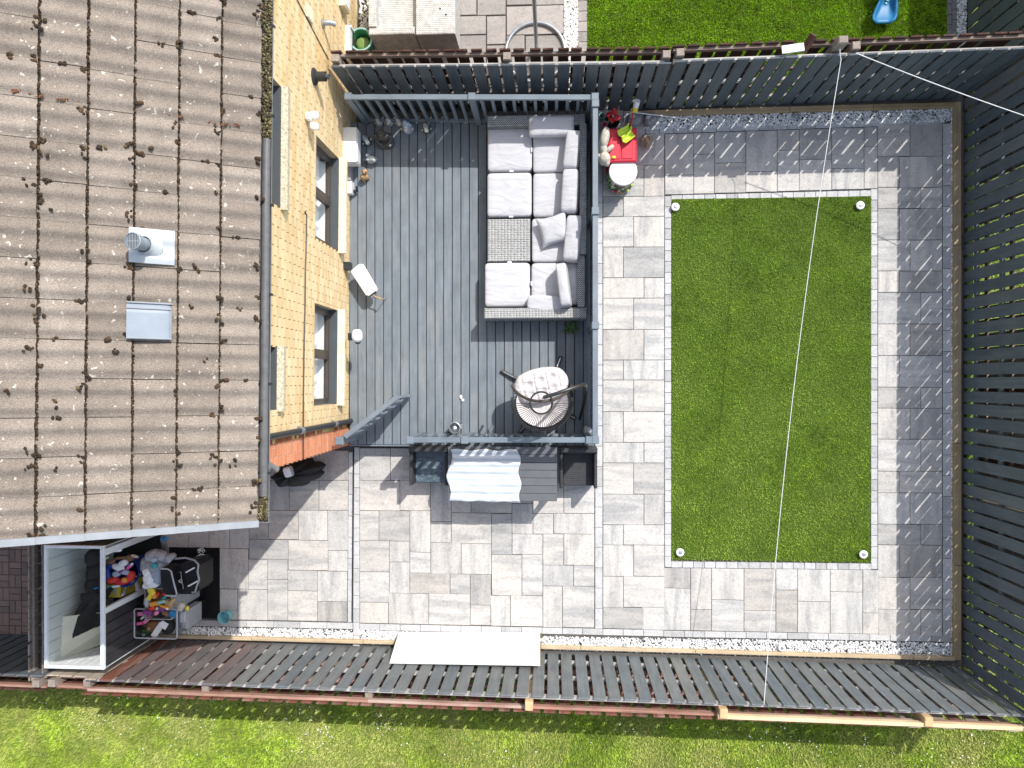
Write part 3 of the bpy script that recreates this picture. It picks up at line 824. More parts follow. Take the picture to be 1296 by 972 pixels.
# daisies
P = []
for _ in range(130):
    cx_, cy_ = rng.uniform(-8.3, 6.5), rng.uniform(W(700, 975).y, ys + .15)
    for _ in range(rng.integers(1, 6)):
        P.append((cx_ + rng.normal(0, .12), min(cy_ + rng.normal(0, .08), ys + .2), 0.01 + rng.uniform(-.012, .012)))
P = np.array(P)
V, Fc = stones(P, 0.008, 0.014, 0.3)
stuff('daisies', np_mesh('daisies', V, Fc, M['daisy']), 'tiny white daisies scattered over the south lawn', 'flowers')
# grass east of the fence
sheet('east_lawn', XR + .12, ys + .12, 20, 14, -0.05, M['lawn_soil'], -.11)
V, Fc = blades(30000, XR + .25, -5, XR + 2.4, 6, -0.05, 0.06, 0.012, 0.6)
stuff('verge_grass', np_mesh('verge_grass', V, Fc, M['lawn_blade']), 'green grass glimpsed through the gaps of the east fence', 'grass')

# ---- neighbour to the north
yn = max(fA.y, fC.y) + .24
nx0, _, nx1, _ = rect_w((455, 0, 715, 60))
sheet('neighbour_patio', XW - .2, fA.y + .05, nx1 + .02, 11, -0.028, M['joint'], -.10)
npat = thing('paving', None, None, (0, 0, 0), kind='structure')
R_ = []
vs_ = [(66, 62, 44), (62, 44)]
def nrow(v0, v1, us):
    for a, b in zip(us, us[1:]): R_.append((a, v0, b, v1))
nrow(-80, -45, [455, 490, 525, 560, 605, 640, 677, 714]); nrow(-45, -18, [455, 500, 540, 578, 603, 640, 690, 714])
R_ += [(578.5, -18, 603.5, 19.5), (603.5, -18, 640.5, 19.5), (640.5, -18, 677, 6.5), (677, -18, 714, 6.5), (640.5, 6.5, 714, 44), (578.5, 19.5, 615.5, 44), (615.5, 19.5, 640.5, 56.5),
       (578.5, 44, 615.5, 72), (615.5, 56.5, 640.5, 82), (640.5, 44, 664.5, 82), (664.5, 44, 714, 82), (578.5, 72, 615.5, 90)]
nrow(-18, 20, [470, 508, 546, 578.5]); nrow(20, 58, [470, 497, 546, 578.5]); nrow(58, 95, [470, 508, 546, 578.5])
lay(npat, 'paving_slab', R_, M['beige_slab'], gap=0.010)
gx = rect_w((714, 0, 731.5, 60)); sheet('gravel_bed', gx[0], fA.y + .1, gx[2], 8.5, -0.03, M['weed_fabric'], -.09)
P = rnd_rect(3300, gx[0], fA.y + .2, gx[2], 6.6, -.018, .004)
V, Fc = stones(P, .010, .020)
stuff('white_gravel', np_mesh('white_gravel', V, Fc, M['gravel_white']), 'white stone chippings in the strip beside the neighbour turf', 'gravel')
nb = []
vv = -90
while vv < 95:
    nb.append((731.5, vv, 743.5, vv + 13)); vv += 13
lay(npat, 'edging_block', nb, M['beige_slab'], gap=.003, ztop=.002)
nt = rect_w((743.5, 0, 1198, 60))
sheet('neighbour_turf', nt[0], fB.y + .12, W(1198, 20).x, 11, -0.004, M['turf_base'], -.1)
V, Fc = blades(125000, nt[0], fB.y + .1, W(1198, 20).x, 6.9, -0.004, 0.040, 0.009, 0.55)
stuff('neighbour_grass', np_mesh('neighbour_grass', V, Fc, M['turf_blade_far']), 'bright green artificial grass in the garden beyond the north fence', 'artificial grass')
nb = []; vv = -60
while vv < 60:
    nb.append((1198.5, vv, 1205, vv + 13)); nb.append((1205, vv - 6, 1211.5, vv + 7)); vv += 13
lay(npat, 'edging_block', nb, M['dark_block'], gap=.003, ztop=.001)
g2 = rect_w((1198, 0, 1224, 60)); sheet('gravel_margin', g2[0], fC.y + .3, g2[2], 9, -.03, M['weed_fabric'], -.1)
P = rnd_rect(1500, rect_w((1211.5, 0, 1223, 60))[0], fC.y + .25, rect_w((1211.5, 0, 1223, 60))[2], 6.6, -.018, .004)
V, Fc = stones(P, .010, .020)
stuff('grey_gravel', np_mesh('grey_gravel', V, Fc, M['gravel']), 'grey stone chippings along the foot of the top right fence', 'gravel')
# small bed of gravel by the neighbour's house wall
P = rnd_rect(700, W(455, 20).x, fA.y + .3, W(466, 20).x, 6.8, -.015, .004)
V, Fc = stones(P, .010, .022)
stuff('wall_gravel', np_mesh('wall_gravel', V, Fc, M['gravel_white']), 'pale stones against the yellow wall beyond the north fence', 'gravel')

# ---- brown block drive at the far left
dr = rect_w((-120, 640, 38, 812))
sheet('driveway', dr[0], W(0, 815).y, wA.x - .2, W(0, 600).y, -.028, M['joint'], -.1)
drv = thing('block_drive', None, None, (0, 0, 0), kind='structure')
bx = 8.3; R_ = []
x0, y0 = W(-50, 808, 0).x, W(0, 808, 0).y
u = 0.1035
cells = {}
# basket weave: pairs of blocks, alternating direction
nxs, nys = int((wA.x - .26 - x0) / (2 * u)), 9
for i in range(nxs):
    for j in range(nys):
        cx_, cy_ = x0 + i * 2 * u, y0 + j * 2 * u
        for k in range(2):
            b = MB(); w, h = (2 * u, u) if (i + j) % 2 else (u, 2 * u)
            g_ = .0035
            b.cbox(-w / 2 + g_, -h / 2 + g_, -.03, w / 2 - g_, h / 2 - g_, 0, .005)
            key = (i + j) % 2
            if key not in cells: cells[key] = b.mesh('paving_block', M['brown_block'])
            px_, py_ = (cx_ + u, cy_ + u * (k + .5)) if (i + j) % 2 else (cx_ + u * (k + .5), cy_ + u)
            inst('paving_block', cells[key], drv, (px_, py_, random.uniform(-.003, .003)))
a = rect_w((-60, 812, 38, 818)); b = MB(); b.cbox(a[0], a[1], -.05, wA.x - .24, a[3], .01); b.build('kerb', M['slab_block'], drv)
sheet('planting_bed', a[0] - 1, W(0, 840).y, wA.x - .22, a[1] - .004, 0.0, M['soil'], -.1)
P = rnd_rect(700, -8.2, W(0, 834).y, wA.x - .25, a[1] - .02, -.005, .012)
V, Fc = stones(P, .006, .022)
stuff('bark_chips', np_mesh('bark_chips', V, Fc, M['gutter_fill']), 'dark bark and soil crumbs beside the brown block drive', 'bark')
# ------------------------------------------------------------------ house
RZ = -0.0105
O = W(447, 561, 0)
house = thing('house', 'yellow brick house with grey concrete tiled roof and anthracite windows', 'house', (O.x, O.y, 0), RZ)
HM = WM[house.name]; HI = HM.inverted()
def hl(u, v, z): return HI @ W(u, v, z)
def WP(u, v, xl=0.0):
    """where the wall plane (local x = xl) is seen at this place: (y, z)"""
    o = HI @ Vector((0, 0, H)); d = HI.to_3x3() @ ray(u, v)
    t = (xl - o.x) / d.x
    p = o + d * t
    return p.y, p.z
ZE = 4.0
YL = 9.5
def win(us, vtop, vbot, zs, zh):
    y1 = WP(us, vtop)[0]; y0 = WP(us, vbot)[0]
    return (y0, y1, zs, zh)
zs1 = WP(428, 300)[1]; zs2 = WP(355, 200)[1]
wins = [win(428, 200, 318, zs1, zs1 + 0.98), win(428, 393, 511, zs1, zs1 + 0.98), win(355, 109, 263, zs2, zs2 + .82), win(346, 439, 519, zs2 + .06, zs2 + .82)]
y4 = WP(352, -60)[0]
ys_ = sorted(set([0, YL] + [w[0] for w in wins] + [w[1] for w in wins])); zs_ = sorted(set([-.1, ZE + .1] + [w[2] for w in wins] + [w[3] for w in wins]))
mb = MB()
def inwin(y, z): return any(w[0] < y < w[1] and w[2] < z < w[3] for w in wins)
for i in range(len(ys_) - 1):
    for j in range(len(zs_) - 1):
        if not inwin((ys_[i] + ys_[i + 1]) / 2, (zs_[j] + zs_[j + 1]) / 2):
            mb.add([(-.02, ys_[i], zs_[j]), (-.02, ys_[i + 1], zs_[j]), (-.02, ys_[i + 1], zs_[j + 1]), (-.02, ys_[i], zs_[j + 1])], [(0, 1, 2, 3)])
for w in wins:
    y0, y1, z0, z1 = w
    for q in ([(0, y0, z0), (-.3, y0, z0), (-.3, y0, z1), (0, y0, z1)], [(0, y1, z0), (0, y1, z1), (-.3, y1, z1), (-.3, y1, z0)],
              [(0, y0, z0), (0, y1, z0), (-.3, y1, z0), (-.3, y0, z0)], [(0, y0, z1), (-.3, y0, z1), (-.3, y1, z1), (0, y1, z1)]):
        mb.add(q, [(0, 1, 2, 3)])
# gable, back and north walls
mb.add([(-.02, 0, -.1), (-.02, 0, ZE + .1), (-3.4, 0, ZE + 1.95), (-6.8, 0, ZE + .1), (-6.8, 0, -.1)], [(0, 1, 2, 3, 4)])
mb.add([(-6.8, 0, -.1), (-6.8, 0, ZE + .1), (-6.8, YL, ZE + .1), (-6.8, YL, -.1)], [(0, 1, 2, 3)])
mb.add([(-.02, YL, -.1), (-6.8, YL, -.1), (-6.8, YL, ZE + .1), (-3.4, YL, ZE + 1.95), (-.02, YL, ZE + .1)], [(0, 1, 2, 3, 4)])
wall = mb.build('wall', M['mortar'], house, world=False)
# bricks: real units in running bond
yq = WP(345, 562)[0]
yp = WP(345, 551)[0]
def bricks(y0, y1, z0, z1, L=0.225, Hc=0.075, gy=.010, gz=.0015, dep=0.0, phase=0.0):
    b = MB()
    nz = int((z1 - z0) / Hc)
    for r in range(nz):
        zb = z0 + r * Hc
        y = y0 - (L / 2 if r % 2 else 0) - phase
        while y < y1:
            a, c = max(y + gy / 2, y0 + .001), min(y + L - gy / 2, y1 - .001)
            zm = zb + Hc / 2
            if c - a > .02:
                segs = [(a, c)]
                for w in wins:
                    if w[2] - .10 < zm < w[3]:
                        ns = []
                        for (p, q) in segs:
                            if q <= w[0] or p >= w[1]: ns.append((p, q)); continue
                            if p < w[0] - .02: ns.append((p, w[0]))
                            if q > w[1] + .02: ns.append((w[1], q))
                        segs = ns
                for (p, q) in segs:
                    if q - p < .015: continue
                    dx = random.uniform(-.002, .002) + dep
                    b.add([(-.02, p, zb + gz / 2), (-.02, q, zb + gz / 2), (-.02, q, zb + Hc - gz / 2), (-.02, p, zb + Hc - gz / 2),
                           (dx, p, zb + gz / 2), (dx, q, zb + gz / 2), (dx, q, zb + Hc - gz / 2), (dx, p, zb + Hc - gz / 2)],
                          [(4, 5, 6, 7), (0, 1, 5, 4), (1, 2, 6, 5), (2, 3, 7, 6), (3, 0, 4, 7)])
            y += L
    return b
bricks(yp - .01, YL, 0.0, ZE - .02).build('brick_course', M['yellow_brick'], house, world=False, kind='stuff')
bricks(yq, yp - .01, 0.0, ZE - .02, L=(yp - yq) * .98, Hc=0.075, gy=.004).build('quoin_brick', M['mixed_brick'], house, world=False, kind='stuff')
ob = bricks(0.0, yq, 0.0, ZE - .02, L=0.225, Hc=0.075, gy=.014, gz=.012)
ob.build('corner_brick', M['orange_brick'], house, world=False, kind='stuff')
mb = MB(); mb.box(-.03, 0, -.1, -.008, yq, ZE - .02); mb.build('corner_mortar', M['mortar_pale'], house, world=False)
# gable bricks
mb = MB()
for r in range(58):
    zb = r * .075; x = -(.11 if r % 2 else 0)
    while x > -6.8:
        if zb + .08 > ZE - .12 + max(0, min(-x - .25, 6.5 + x)) * .577: x -= .225; continue
        a, c = max(x - .219, -6.8), min(x - .006, 0)
        if c - a > .03:
            mb.add([(a, -.012, zb + .004), (c, -.012, zb + .004), (c, -.012, zb + .071), (a, -.012, zb + .071), (a, .002, zb + .004), (c, .002, zb + .004), (c, .002, zb + .071), (a, .002, zb + .071)],
                   [(0, 1, 2, 3), (0, 4, 5, 1), (1, 5, 6, 2), (2, 6, 7, 3), (3, 7, 4, 0)])
        x -= .225
mb.build('gable_brick', M['orange_brick'], house, world=False, kind='stuff')

# windows
for k, (y0, y1, z0, z1) in enumerate(wins):
    up = k >= 2
    fm = M['anthracite']
    mb = MB()
    X = -.11; fw = .055
    mb.box(X - .06, y0, z0, X, y0 + fw, z1); mb.box(X - .06, y1 - fw, z0, X, y1, z1)
    mb.box(X - .06, y0 + fw, z0, X, y1 - fw, z0 + fw); mb.box(X - .06, y0 + fw, z1 - fw, X, y1 - fw, z1)
    wo = mb.build('window', M['anthracite'], house, world=False)
    ym = y0 + (y1 - y0) * .52
    mb = MB()
    mb.box(X - .055, ym - .035, z0 + fw, X + .012, ym + .035, z1 - fw)
    for (a, b_) in ((y0 + fw, ym - .035), (ym + .035, y1 - fw)):
        mb.box(X - .05, a, z0 + fw, X + .008, a + .03, z1 - fw); mb.box(X - .05, b_ - .03, z0 + fw, X + .008, b_, z1 - fw)
        mb.box(X - .05, a + .03, z0 + fw, X + .008, b_ - .03, z0 + fw + .03); mb.box(X - .05, a + .03, z1 - fw - .03, X + .008, b_ - .03, z1 - fw)
    mb.build('sash', M['frame_brown'], wo, world=False)
    mb = MB(); mb.box(X - .30, y0 + fw + .004, z0 + .062, X - .062, y1 - fw - .004, z0 + .074); mb.build('inner_sill', M['curtain'], wo, world=False)
    mb = MB(); mb.box(X, y0 + .002, z0 + .001, .004, y1 - .002, z0 + .022); mb.build('sill_board', M['anthracite'], wo, world=False)
    for (a, b_) in ((y0 + fw + .03, ym - .065), (ym + .065, y1 - fw - .03)):
        mb = MB(); mb.add([(X - .03, a, z0 + fw + .03), (X - .03, b_, z0 + fw + .03), (X - .03, b_, z1 - fw - .03), (X - .03, a, z1 - fw - .03)], [(0, 1, 2, 3)]); mb.build('pane', M['glass'], wo, world=False)
    def cf(a, b_, y0=y0, y1=y1, z0=z0, z1=z1): 
        y = y0 + (y1 - y0) * a
        return (X - .16 + .014 * math.sin(a * 34) + .008 * math.sin(a * 81 + 1), y, z0 + (z1 - z0) * b_)
    mb = MB(); mb.grid(cf, 60, 2); mb.build('curtain', M['curtain'], wo, world=False, smooth=True)
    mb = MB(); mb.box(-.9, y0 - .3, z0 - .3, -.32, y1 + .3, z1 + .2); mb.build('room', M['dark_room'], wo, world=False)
    # concrete sill ledge
    pr = .10 if not up else .07
    mb = MB(); mb.add([(-.02, y0 - .02, z0 - .10), (-.02, y1 + .02, z0 - .10), (pr, y1 + .02, z0 - .10), (pr, y0 - .02, z0 - .10),
                       (-.0, y0 - .02, z0 - .004), (-.0, y1 + .02, z0 - .004), (pr, y1 + .02, z0 - .035), (pr, y0 - .02, z0 - .035)],
                      [(0, 1, 2, 3), (7, 6, 5, 4), (3, 2, 6, 7), (0, 3, 7, 4), (1, 5, 6, 2), (0, 4, 5, 1)])
    mb.build('window_sill', M['lichen_sill'] if up else M['cream_sill'], house, world=False)

M['guard'] = plain('guard', (0.12, 0.12, 0.122), 0.5, 0.2, 12)
# eaves: soffit, fascia, gutter
GX = .285
y_s = hl(330, 661, ZE)[1]
mb = MB(); mb.box(-.02, y_s + .02, ZE - .05, GX - .13, YL, ZE - .03); mb.build('soffit', M['upvc_white'], house, world=False)
mb = MB(); mb.box(GX - .15, y_s + .02, ZE - .16, GX - .132, YL, ZE - .01); mb.build('fascia', M['anthracite'], house, world=False)
mb = MB(); n = 10
prof = [(GX - .065 + .06 * math.cos(t), ZE - .005 - .058 * math.sin(t)) for t in [math.pi * i / n for i in range(n + 1)]]
pin = [(GX - .065 + .054 * math.cos(t), ZE - .005 - .052 * math.sin(t)) for t in [math.pi * i / n for i in range(n + 1)]]
vs = []; fs = []
loop = prof + pin[::-1]
for y in (y_s, YL):
    vs += [(p[0], y, p[1]) for p in loop]
L_ = len(loop)
for i in range(L_): fs.append((i, (i + 1) % L_, L_ + (i + 1) % L_, L_ + i))
mb.add(vs, fs); mb.prism([(p[0], y_s) for p in [(0, 0)]] if 0 else [(GX - .125, y_s - .004), (GX - .005, y_s - .004), (GX - .005, y_s + .003), (GX - .125, y_s + .003)], ZE - .062, ZE - .003)
gut = mb.build('gutter', M['gutter_grey'], house, world=False)
# leaf guard tube lying in the gutter on the middle stretch
ya, yb = hl(336, 628, ZE)[1], hl(336, 176, ZE)[1]
mb = MB(); mb.tube([(GX - .066, y, ZE - .012 + .004 * math.sin(y * 5)) for y in np.linspace(ya, yb, 24)], .047, 10)
mb.build('leaf_guard', M['guard'], gut, world=False, smooth=True)
P = np.concatenate([rnd_rect(2600, GX - .112, yb, GX - .018, 5.8, ZE - .03, ZE + .004), rnd_rect(450, GX - .112, y_s + .02, GX - .018, ya, ZE - .03, ZE + .004)])
V, Fc = stones(P, .008, .018)
o = stuff('moss', np_mesh('moss', V, Fc, M['gutter_fill']), parent=gut)
for y in np.arange(y_s + .5, YL, .9):
    mb = MB(); mb.box(GX - .13, y - .012, ZE - .008, GX + .004, y + .012, ZE + .002); mb.box(GX - .001, y - .012, ZE - .04, GX + .006, y + .012, ZE); mb.build('gutter_bracket', M['upvc_black'], gut, world=False)

# roof
roof = MB()
S30, C30 = math.sin(math.radians(30)), math.cos(math.radians(30))
XE0, Z0 = GX - .108, ZE + .045          # where the lowest tiles end
Lr = (3.4 + XE0) / C30
def rp(s, y, n=0.0): return Vector((XE0 - s * C30 + n * S30, y, Z0 + s * S30 + n * C30))
roof.add([rp(.06, y_s + .01, -.055), rp(Lr, y_s + .01, -.055), rp(Lr, YL, -.055), rp(.06, YL, -.055)], [(3, 2, 1, 0)])
rp2 = lambda s, y: Vector((-3.4 - s * C30, y, Z0 + Lr * S30 - s * S30 - .05))
roof.add([rp2(0, y_s + .01), rp2(Lr, y_s + .01), rp2(Lr, YL), rp2(0, YL)], [(3, 2, 1, 0)])
rf = roof.build('roof', M['tile_edge'], house, world=False)
TW, GA = .351, .3724
def tile_mesh(sd):
    rr = random.Random(sd); b = MB(); n = 24; vs = []; fs = []
    def prof(t):
        x = (t * 2) % 1.0
        w = .030 * (0.5 - 0.5 * math.cos(2 * math.pi * x)) ** 1.25
        return w
    Lt = .425
    jit = [rr.uniform(-.003, .003) for _ in range(n + 1)]
    for i in range(n + 1):
        t = i / n; y = -TW / 2 + .002 + (TW - .004) * t; h = prof(t)
        vs.append((jit[i] * 1.0, y, h + .030)); vs.append((jit[i], y, h + .004)); vs.append((-Lt, y, h * .95 + .004))
        vs.append((-.02 + jit[i], y, h + .0325))
    for i in range(n):
        a, c = i * 4, (i + 1) * 4
        fs.append((a + 3, c + 3, c + 2, a + 2)); fs.append((a, c, c + 3, a + 3))
    b.add(vs, fs)
    b.cur = 1
    b.add([vs[i * 4] for i in range(n + 1)] + [vs[i * 4 + 1] for i in range(n + 1)], [(i, n + 1 + i, n + 2 + i, i + 1) for i in range(n)])
    b.cur = 0
    b.add([vs[0], vs[1], vs[2], vs[3]], [(0, 1, 2, 3)]); b.add([vs[n * 4], vs[n * 4 + 1], vs[n * 4 + 2], vs[n * 4 + 3]], [(3, 2, 1, 0)])
    return b.mesh('roof_tile', [M['roof_tile'], M['tile_edge']], smooth=True)
TMs = [tile_mesh(k) for k in range(4)]
nc, nr = 20, 11
yt0 = y_s + .03
mossP = []; mossB = []
skip = set()
def s_of(x): return (XE0 - x) / C30
# where the pipe flashing and the vent tile sit: column/row from the picture
def roof_hit(u, v, n=.03):
    o = HI @ Vector((0, 0, H)); d = HI.to_3x3() @ ray(u, v)
    p0 = rp(0, 0, n); nn = Vector((S30, 0, C30))
    t = (p0 - o).dot(nn) / d.dot(nn); p = o + d * t
    return s_of(p.x - n * S30), p.y
for r in range(nr):
    for c in range(nc):
        stag = 0.0
        y = yt0 + (c + .5) * TW + random.uniform(-.003, .003)
        s = r * GA
        loc = rp(s + random.uniform(-.004, .004), y, 0)
        # tail lies on the course below: tilt a little
        inst('roof_tile', random.choice(TMs), rf, loc, (0, math.radians(30 - 1.5) , random.uniform(-.006, .006)))
    # moss along each course line
    yy = yt0
    while yy < yt0 + nc * TW:
        dens = 0.55 + .45 * math.sin(yy * 3.1 + r * 2) * math.sin(yy * 7.3)
        if r > 0 and random.random() < .95:
            ph = ((yy - yt0) / TW * 2) % 1.0; hh = .030 * (0.5 - 0.5 * math.cos(2 * math.pi * ph)) ** 1.25
            for _ in range(random.choice([3, 4, 4])):
                p = rp(r * GA + random.uniform(-.016, .004), yy + random.uniform(-.01, .01), .008 + hh + random.uniform(-.004, .010)); mossP.append(tuple(p))
        if random.random() < .035 * (.4 + dens):
            cs = r * GA + random.uniform(-.02, .05); q = random.randint(3, 7)
            ph = ((yy - yt0) / TW * 2) % 1.0
            for _ in range(q):
                y2 = yy + random.gauss(0, .022); ph = ((y2 - yt0) / TW * 2) % 1.0; hh = .030 * (0.5 - 0.5 * math.cos(2 * math.pi * ph)) ** 1.25
                ss = cs + random.gauss(0, .018)
                p = rp(ss, y2, .034 + hh - ((ss / GA) % 1.0) * .012); mossB.append(tuple(p))
        yy += .017
    # clumps in the valleys between tiles
    for c in range(nc + 1):
        if random.random() < .42:
            cs = r * GA + random.uniform(.02, GA)
            for _ in range(random.randint(2, 6)):
                ss = cs + random.gauss(0, .02)
                p = rp(ss, yt0 + c * TW + random.gauss(0, .010), .030 - ((ss / GA) % 1.0) * .014); mossB.append(tuple(p))
    for c in range(nc):
        if random.random() < .22:
            cs = r * GA + random.uniform(.03, GA); y2 = yt0 + (c + random.random()) * TW
            for _ in range(random.randint(2, 5)):
                yy2 = y2 + random.gauss(0, .02); ph = ((yy2 - yt0) / TW * 2) % 1.0; hh = .030 * (0.5 - 0.5 * math.cos(2 * math.pi * ph)) ** 1.25
                p = rp(cs + random.gauss(0, .016), yy2, .028 + hh - .006); mossB.append(tuple(p))
V, Fc = stones(np.array(mossP), .006, .012, .9)
V2, F2 = stones(np.array(mossB), .014, .026, .6); Fc = np.concatenate([Fc, F2 + len(V)]); V = np.concatenate([V, V2])
stuff('roof_moss', np_mesh('roof_moss', V, Fc, M['moss']), parent=rf)
# red moss streak along one perpendicular joint near the top of the frame
P = []
for (u, v) in ((20, 115), (40, 118), (52, 122), (80, 126), (100, 122), (108, 128), (160, 133), (165, 130), (218, 146), (228, 148), (270, 154), (282, 158), (300, 159), (312, 157), (322, 160)):
    for _ in range(14):
        s, y = roof_hit(u + random.gauss(0, 3.2), v + random.gauss(0, 1.0)); P.append(tuple(rp(s, y, .032)))
V, Fc = stones(np.array(P), .006, .012, .9)
stuff('red_moss', np_mesh('red_moss', V, Fc, M['moss_red']), parent=rf)
# verge caps
for r in range(nr):
    mb = MB(); s0, s1 = r * GA - .012, (r + 1) * GA + .01
    def cap(s, y, z): return rp(s, y, z)
    z1, z0_ = .062, -.05
    k = .006
    vs = [cap(s0, y_s - .03, z0_), cap(s1, y_s - .03, z0_), cap(s1, y_s + .035, z0_), cap(s0, y_s + .035, z0_),
          cap(s0, y_s - .03, z1), cap(s1, y_s - .03, z1 - k * 2), cap(s1, y_s + .035, z1 - k * 2), cap(s0, y_s + .035, z1)]
    mb.add(vs, [(0, 3, 2, 1), (4, 5, 6, 7), (0, 1, 5, 4), (1, 2, 6, 5), (2, 3, 7, 6), (3, 0, 4, 7)])
    mb.build('verge_cap', M['verge'], rf, world=False)
# ridge tiles
for k in range(20):
    mb = MB(); y = y_s + k * .45
    mb.lathe([(.13, 0), (.13, .44)], n=10, a0=0, a1=math.pi)
    me = mb.mesh('ridge_tile', M['roof_tile'], True)
    inst('ridge_tile', me, rf, (-3.4, y + .445, Z0 + Lr * S30 - .05), (math.pi / 2, 0, 0))

# soil pipe with flashing
s0, ya = roof_hit(221, 300); s1, yb = roof_hit(163, 318)
_, yn0 = roof_hit(190, 290); _, yn1 = roof_hit(190, 334)
fl = MB()
def ff(a, b_):
    s = s0 + (s1 - s0) * a; y = yn1 + (yn0 - yn1) * b_
    ph = ((y - yt0) / TW * 2) % 1.0; hh = .030 * (0.5 - 0.5 * math.cos(2 * math.pi * ph)) ** 1.25
    return rp(s, y, .050 + hh * .92)
fl.grid(ff, 10, 16)
flo = fl.build('pipe_flashing', M['lead'], house, world=False, smooth=True)
sb, yb_ = roof_hit(190, 312)
base = rp(sb, yb_, .03)
top = HI @ (HM @ base + Vector((0, 0, .3)))
# the pipe leans with the view: solve height so that its cap is seen at (168,302)
pz = base.z + .34
tp = HI @ W(168, 301, pz)
tp = Vector((base.x, base.y, pz))
mb = MB(); mb.lathe([(.125, 0), (.105, .03), (.082, .07), (.075, .11)], c=(base.x, base.y, base.z + .0), n=22)
mb.build('flashing_cone', M['lead'], flo, world=False, smooth=True)
mb = MB(); mb.lathe([(.062, .20), (.062, .40), (.075, .41), (.078, .47), (.070, .475), (.066, .43)], c=(base.x, base.y, base.z - .19), n=24)
pipe = mb.build('soil_pipe', M['vent_grey'], house, world=False, smooth=True)
mb = MB()
for k in range(-4, 5):
    x = k * .0145; w = math.sqrt(max(0.0, .068 ** 2 - x * x))
    mb.box(base.x + x - .003, base.y - w, base.z + 0.274, base.x + x + .003, base.y + w, base.z + 0.280)
mb.box(base.x - .066, base.y - .004, base.z + 0.268, base.x + .066, base.y + .004, base.z + 0.273)
mb.build('grille', M['verge'], pipe, world=False)
mb = MB(); mb.disc((base.x, base.y, base.z + 0.242), .066, 22); mb.build('bore', M['black_gap'], pipe, world=False)
# vent tile: raised hood
s0, _ = roof_hit(217, 405, .05); s1, _ = roof_hit(160, 405, .05); _, ya = roof_hit(190, 430, .05); _, yb = roof_hit(190, 383, .05)
mb = MB()
def vf(a, b_):
    s = s0 + (s1 - s0) * a; y = ya + (yb - ya) * b_
    prof = .05 + .028 * (1 - max(0.0, (b_ - .82) / .18)) * (1 if b_ < .82 else 1)
    prof = .078 if b_ < .80 else (.052 + .018 * math.cos((b_ - .8) / .2 * math.pi))
    if a < .05: prof -= .012
    return rp(s, y, prof)
mb.grid(vf, 10, 20)
vt = mb.build('vent_tile', M['vent_grey'], house, world=False, smooth=True)
mb = MB()
for (a_, b2, c_, d2) in ((s0, ya, s1, ya), (s0, yb, s0, ya)):
    p0, p1 = rp(a_, b2, .0), rp(c_, d2, .0); p2, p3 = rp(c_, d2, .066), rp(a_, b2, .066)
    mb.add([p0, p1, p2, p3], [(0, 1, 2, 3)])
mb.build('vent_side', M['black_gap'], vt, world=False)
mb = MB()
for b_ in (.03,):
    mb.tube([rp(s0 + (s1 - s0) * a, ya + .012, .080) for a in (0, 1)], .010, 6)
mb.tube([rp(s0 + .006, ya + (yb - ya) * a, .078) for a in (0, .8)], .008, 6)
mb.tube([rp(s0 + (s1 - s0) * a, ya + (yb - ya) * .83, .076) for a in (0, 1)], .007, 6)
mb.tube([rp(s0 + (s1 - s0) * a, yb - .004, .05) for a in (0, 1)], .009, 6)
mb.build('vent_lip', M['verge'], vt, world=False)

# black pipe on the wall next to the orange corner
yc = WP(400, 540.5)[0]
mb = MB(); mb.tube([(.045, yc, .1), (.045, yc, ZE - .05)], .038, 12); dp = mb.build('downpipe', M['upvc_black'], house, world=False, smooth=True)
for z in (1.1, 2.45, 3.7):
    mb = MB(); mb.tube([(.045, yc, z - .05), (.045, yc, z + .05)], .046, 12); mb.box(0, yc - .055, z - .015, .03, yc + .055, z + .015); mb.build('pipe_clip', M['gutter_grey'], dp, world=False)
# gutter outlet at the corner
p = hl(340, 588, ZE - .2)
mb = MB(); mb.tube([(GX - .066, p.y, ZE - .06), (GX - .066, p.y, ZE - .16), (GX - .03, p.y - .06, ZE - .26)], .034, 10)
mb.tube([(GX - .066, p.y, ZE - .01), (GX - .066, p.y, ZE - .12)], .05, 12)
mb.build('downpipe', M['gutter_grey'], house, world=False, smooth=True)
# wall cable
pts = []
for (u, v) in ((385, 268), (387, 272), (387, 300), (385.5, 345), (385, 390), (384, 430), (383.5, 470), (383, 500), (383, 560), (383, 584)):
    y, z = WP(u, v); pts.append((.01, max(y, .0), z))
pts = [(.012, pts[0][1] + .02, pts[0][2] - .04)] + pts
mb = MB(); mb.tube(pts, .009, 6); mb.build('cable', M['frame_brown'], house, world=False)
mb = MB(); a = WP(365, -20); b_ = WP(415, 75); mb.tube([(.008, a[0], a[1]), (.008, b_[0], b_[1])], .006, 5); mb.build('cable', M['black_gap'], house, world=False)

# things fixed on the wall ------------------------------------------------
def wloc(u, v, xl=0.0):
    y, z = WP(u, v, xl); return HM @ Vector((xl, y, z))
def on_wall(name, label, cat, u, v, xl=0.0):
    p = wloc(u, v, xl); return thing(name, label, cat, p, RZ)
# black round flue terminal
t = on_wall('flue_terminal', 'round black flue terminal sticking out of the upper yellow brick wall', 'vent', 397, 97)
mb = MB(); mb.at((0, 0, 0), 0, 0, math.pi / 2); mb.lathe([(.0, 0), (.105, 0), (.11, .015), (.095, .03), (.065, .04)], n=22); mb.build('collar', M['upvc_black'], None if 0 else t, world=False, smooth=True)
mb = MB(); mb.at((0, 0, 0), 0, 0, math.pi / 2); mb.lathe([(.062, .02), (.062, .16), (.05, .165), (.05, .10)], n=20); mb.build('tube', M['upvc_black'], t, world=False, smooth=True)
mb = MB(); mb.at((0, 0, 0), 0, 0, math.pi / 2); mb.lathe([(.035, .05), (.035, .20), (.028, .205), (.028, .12)], n=16); mb.build('nozzle', M['anthracite'], t, world=False, smooth=True)
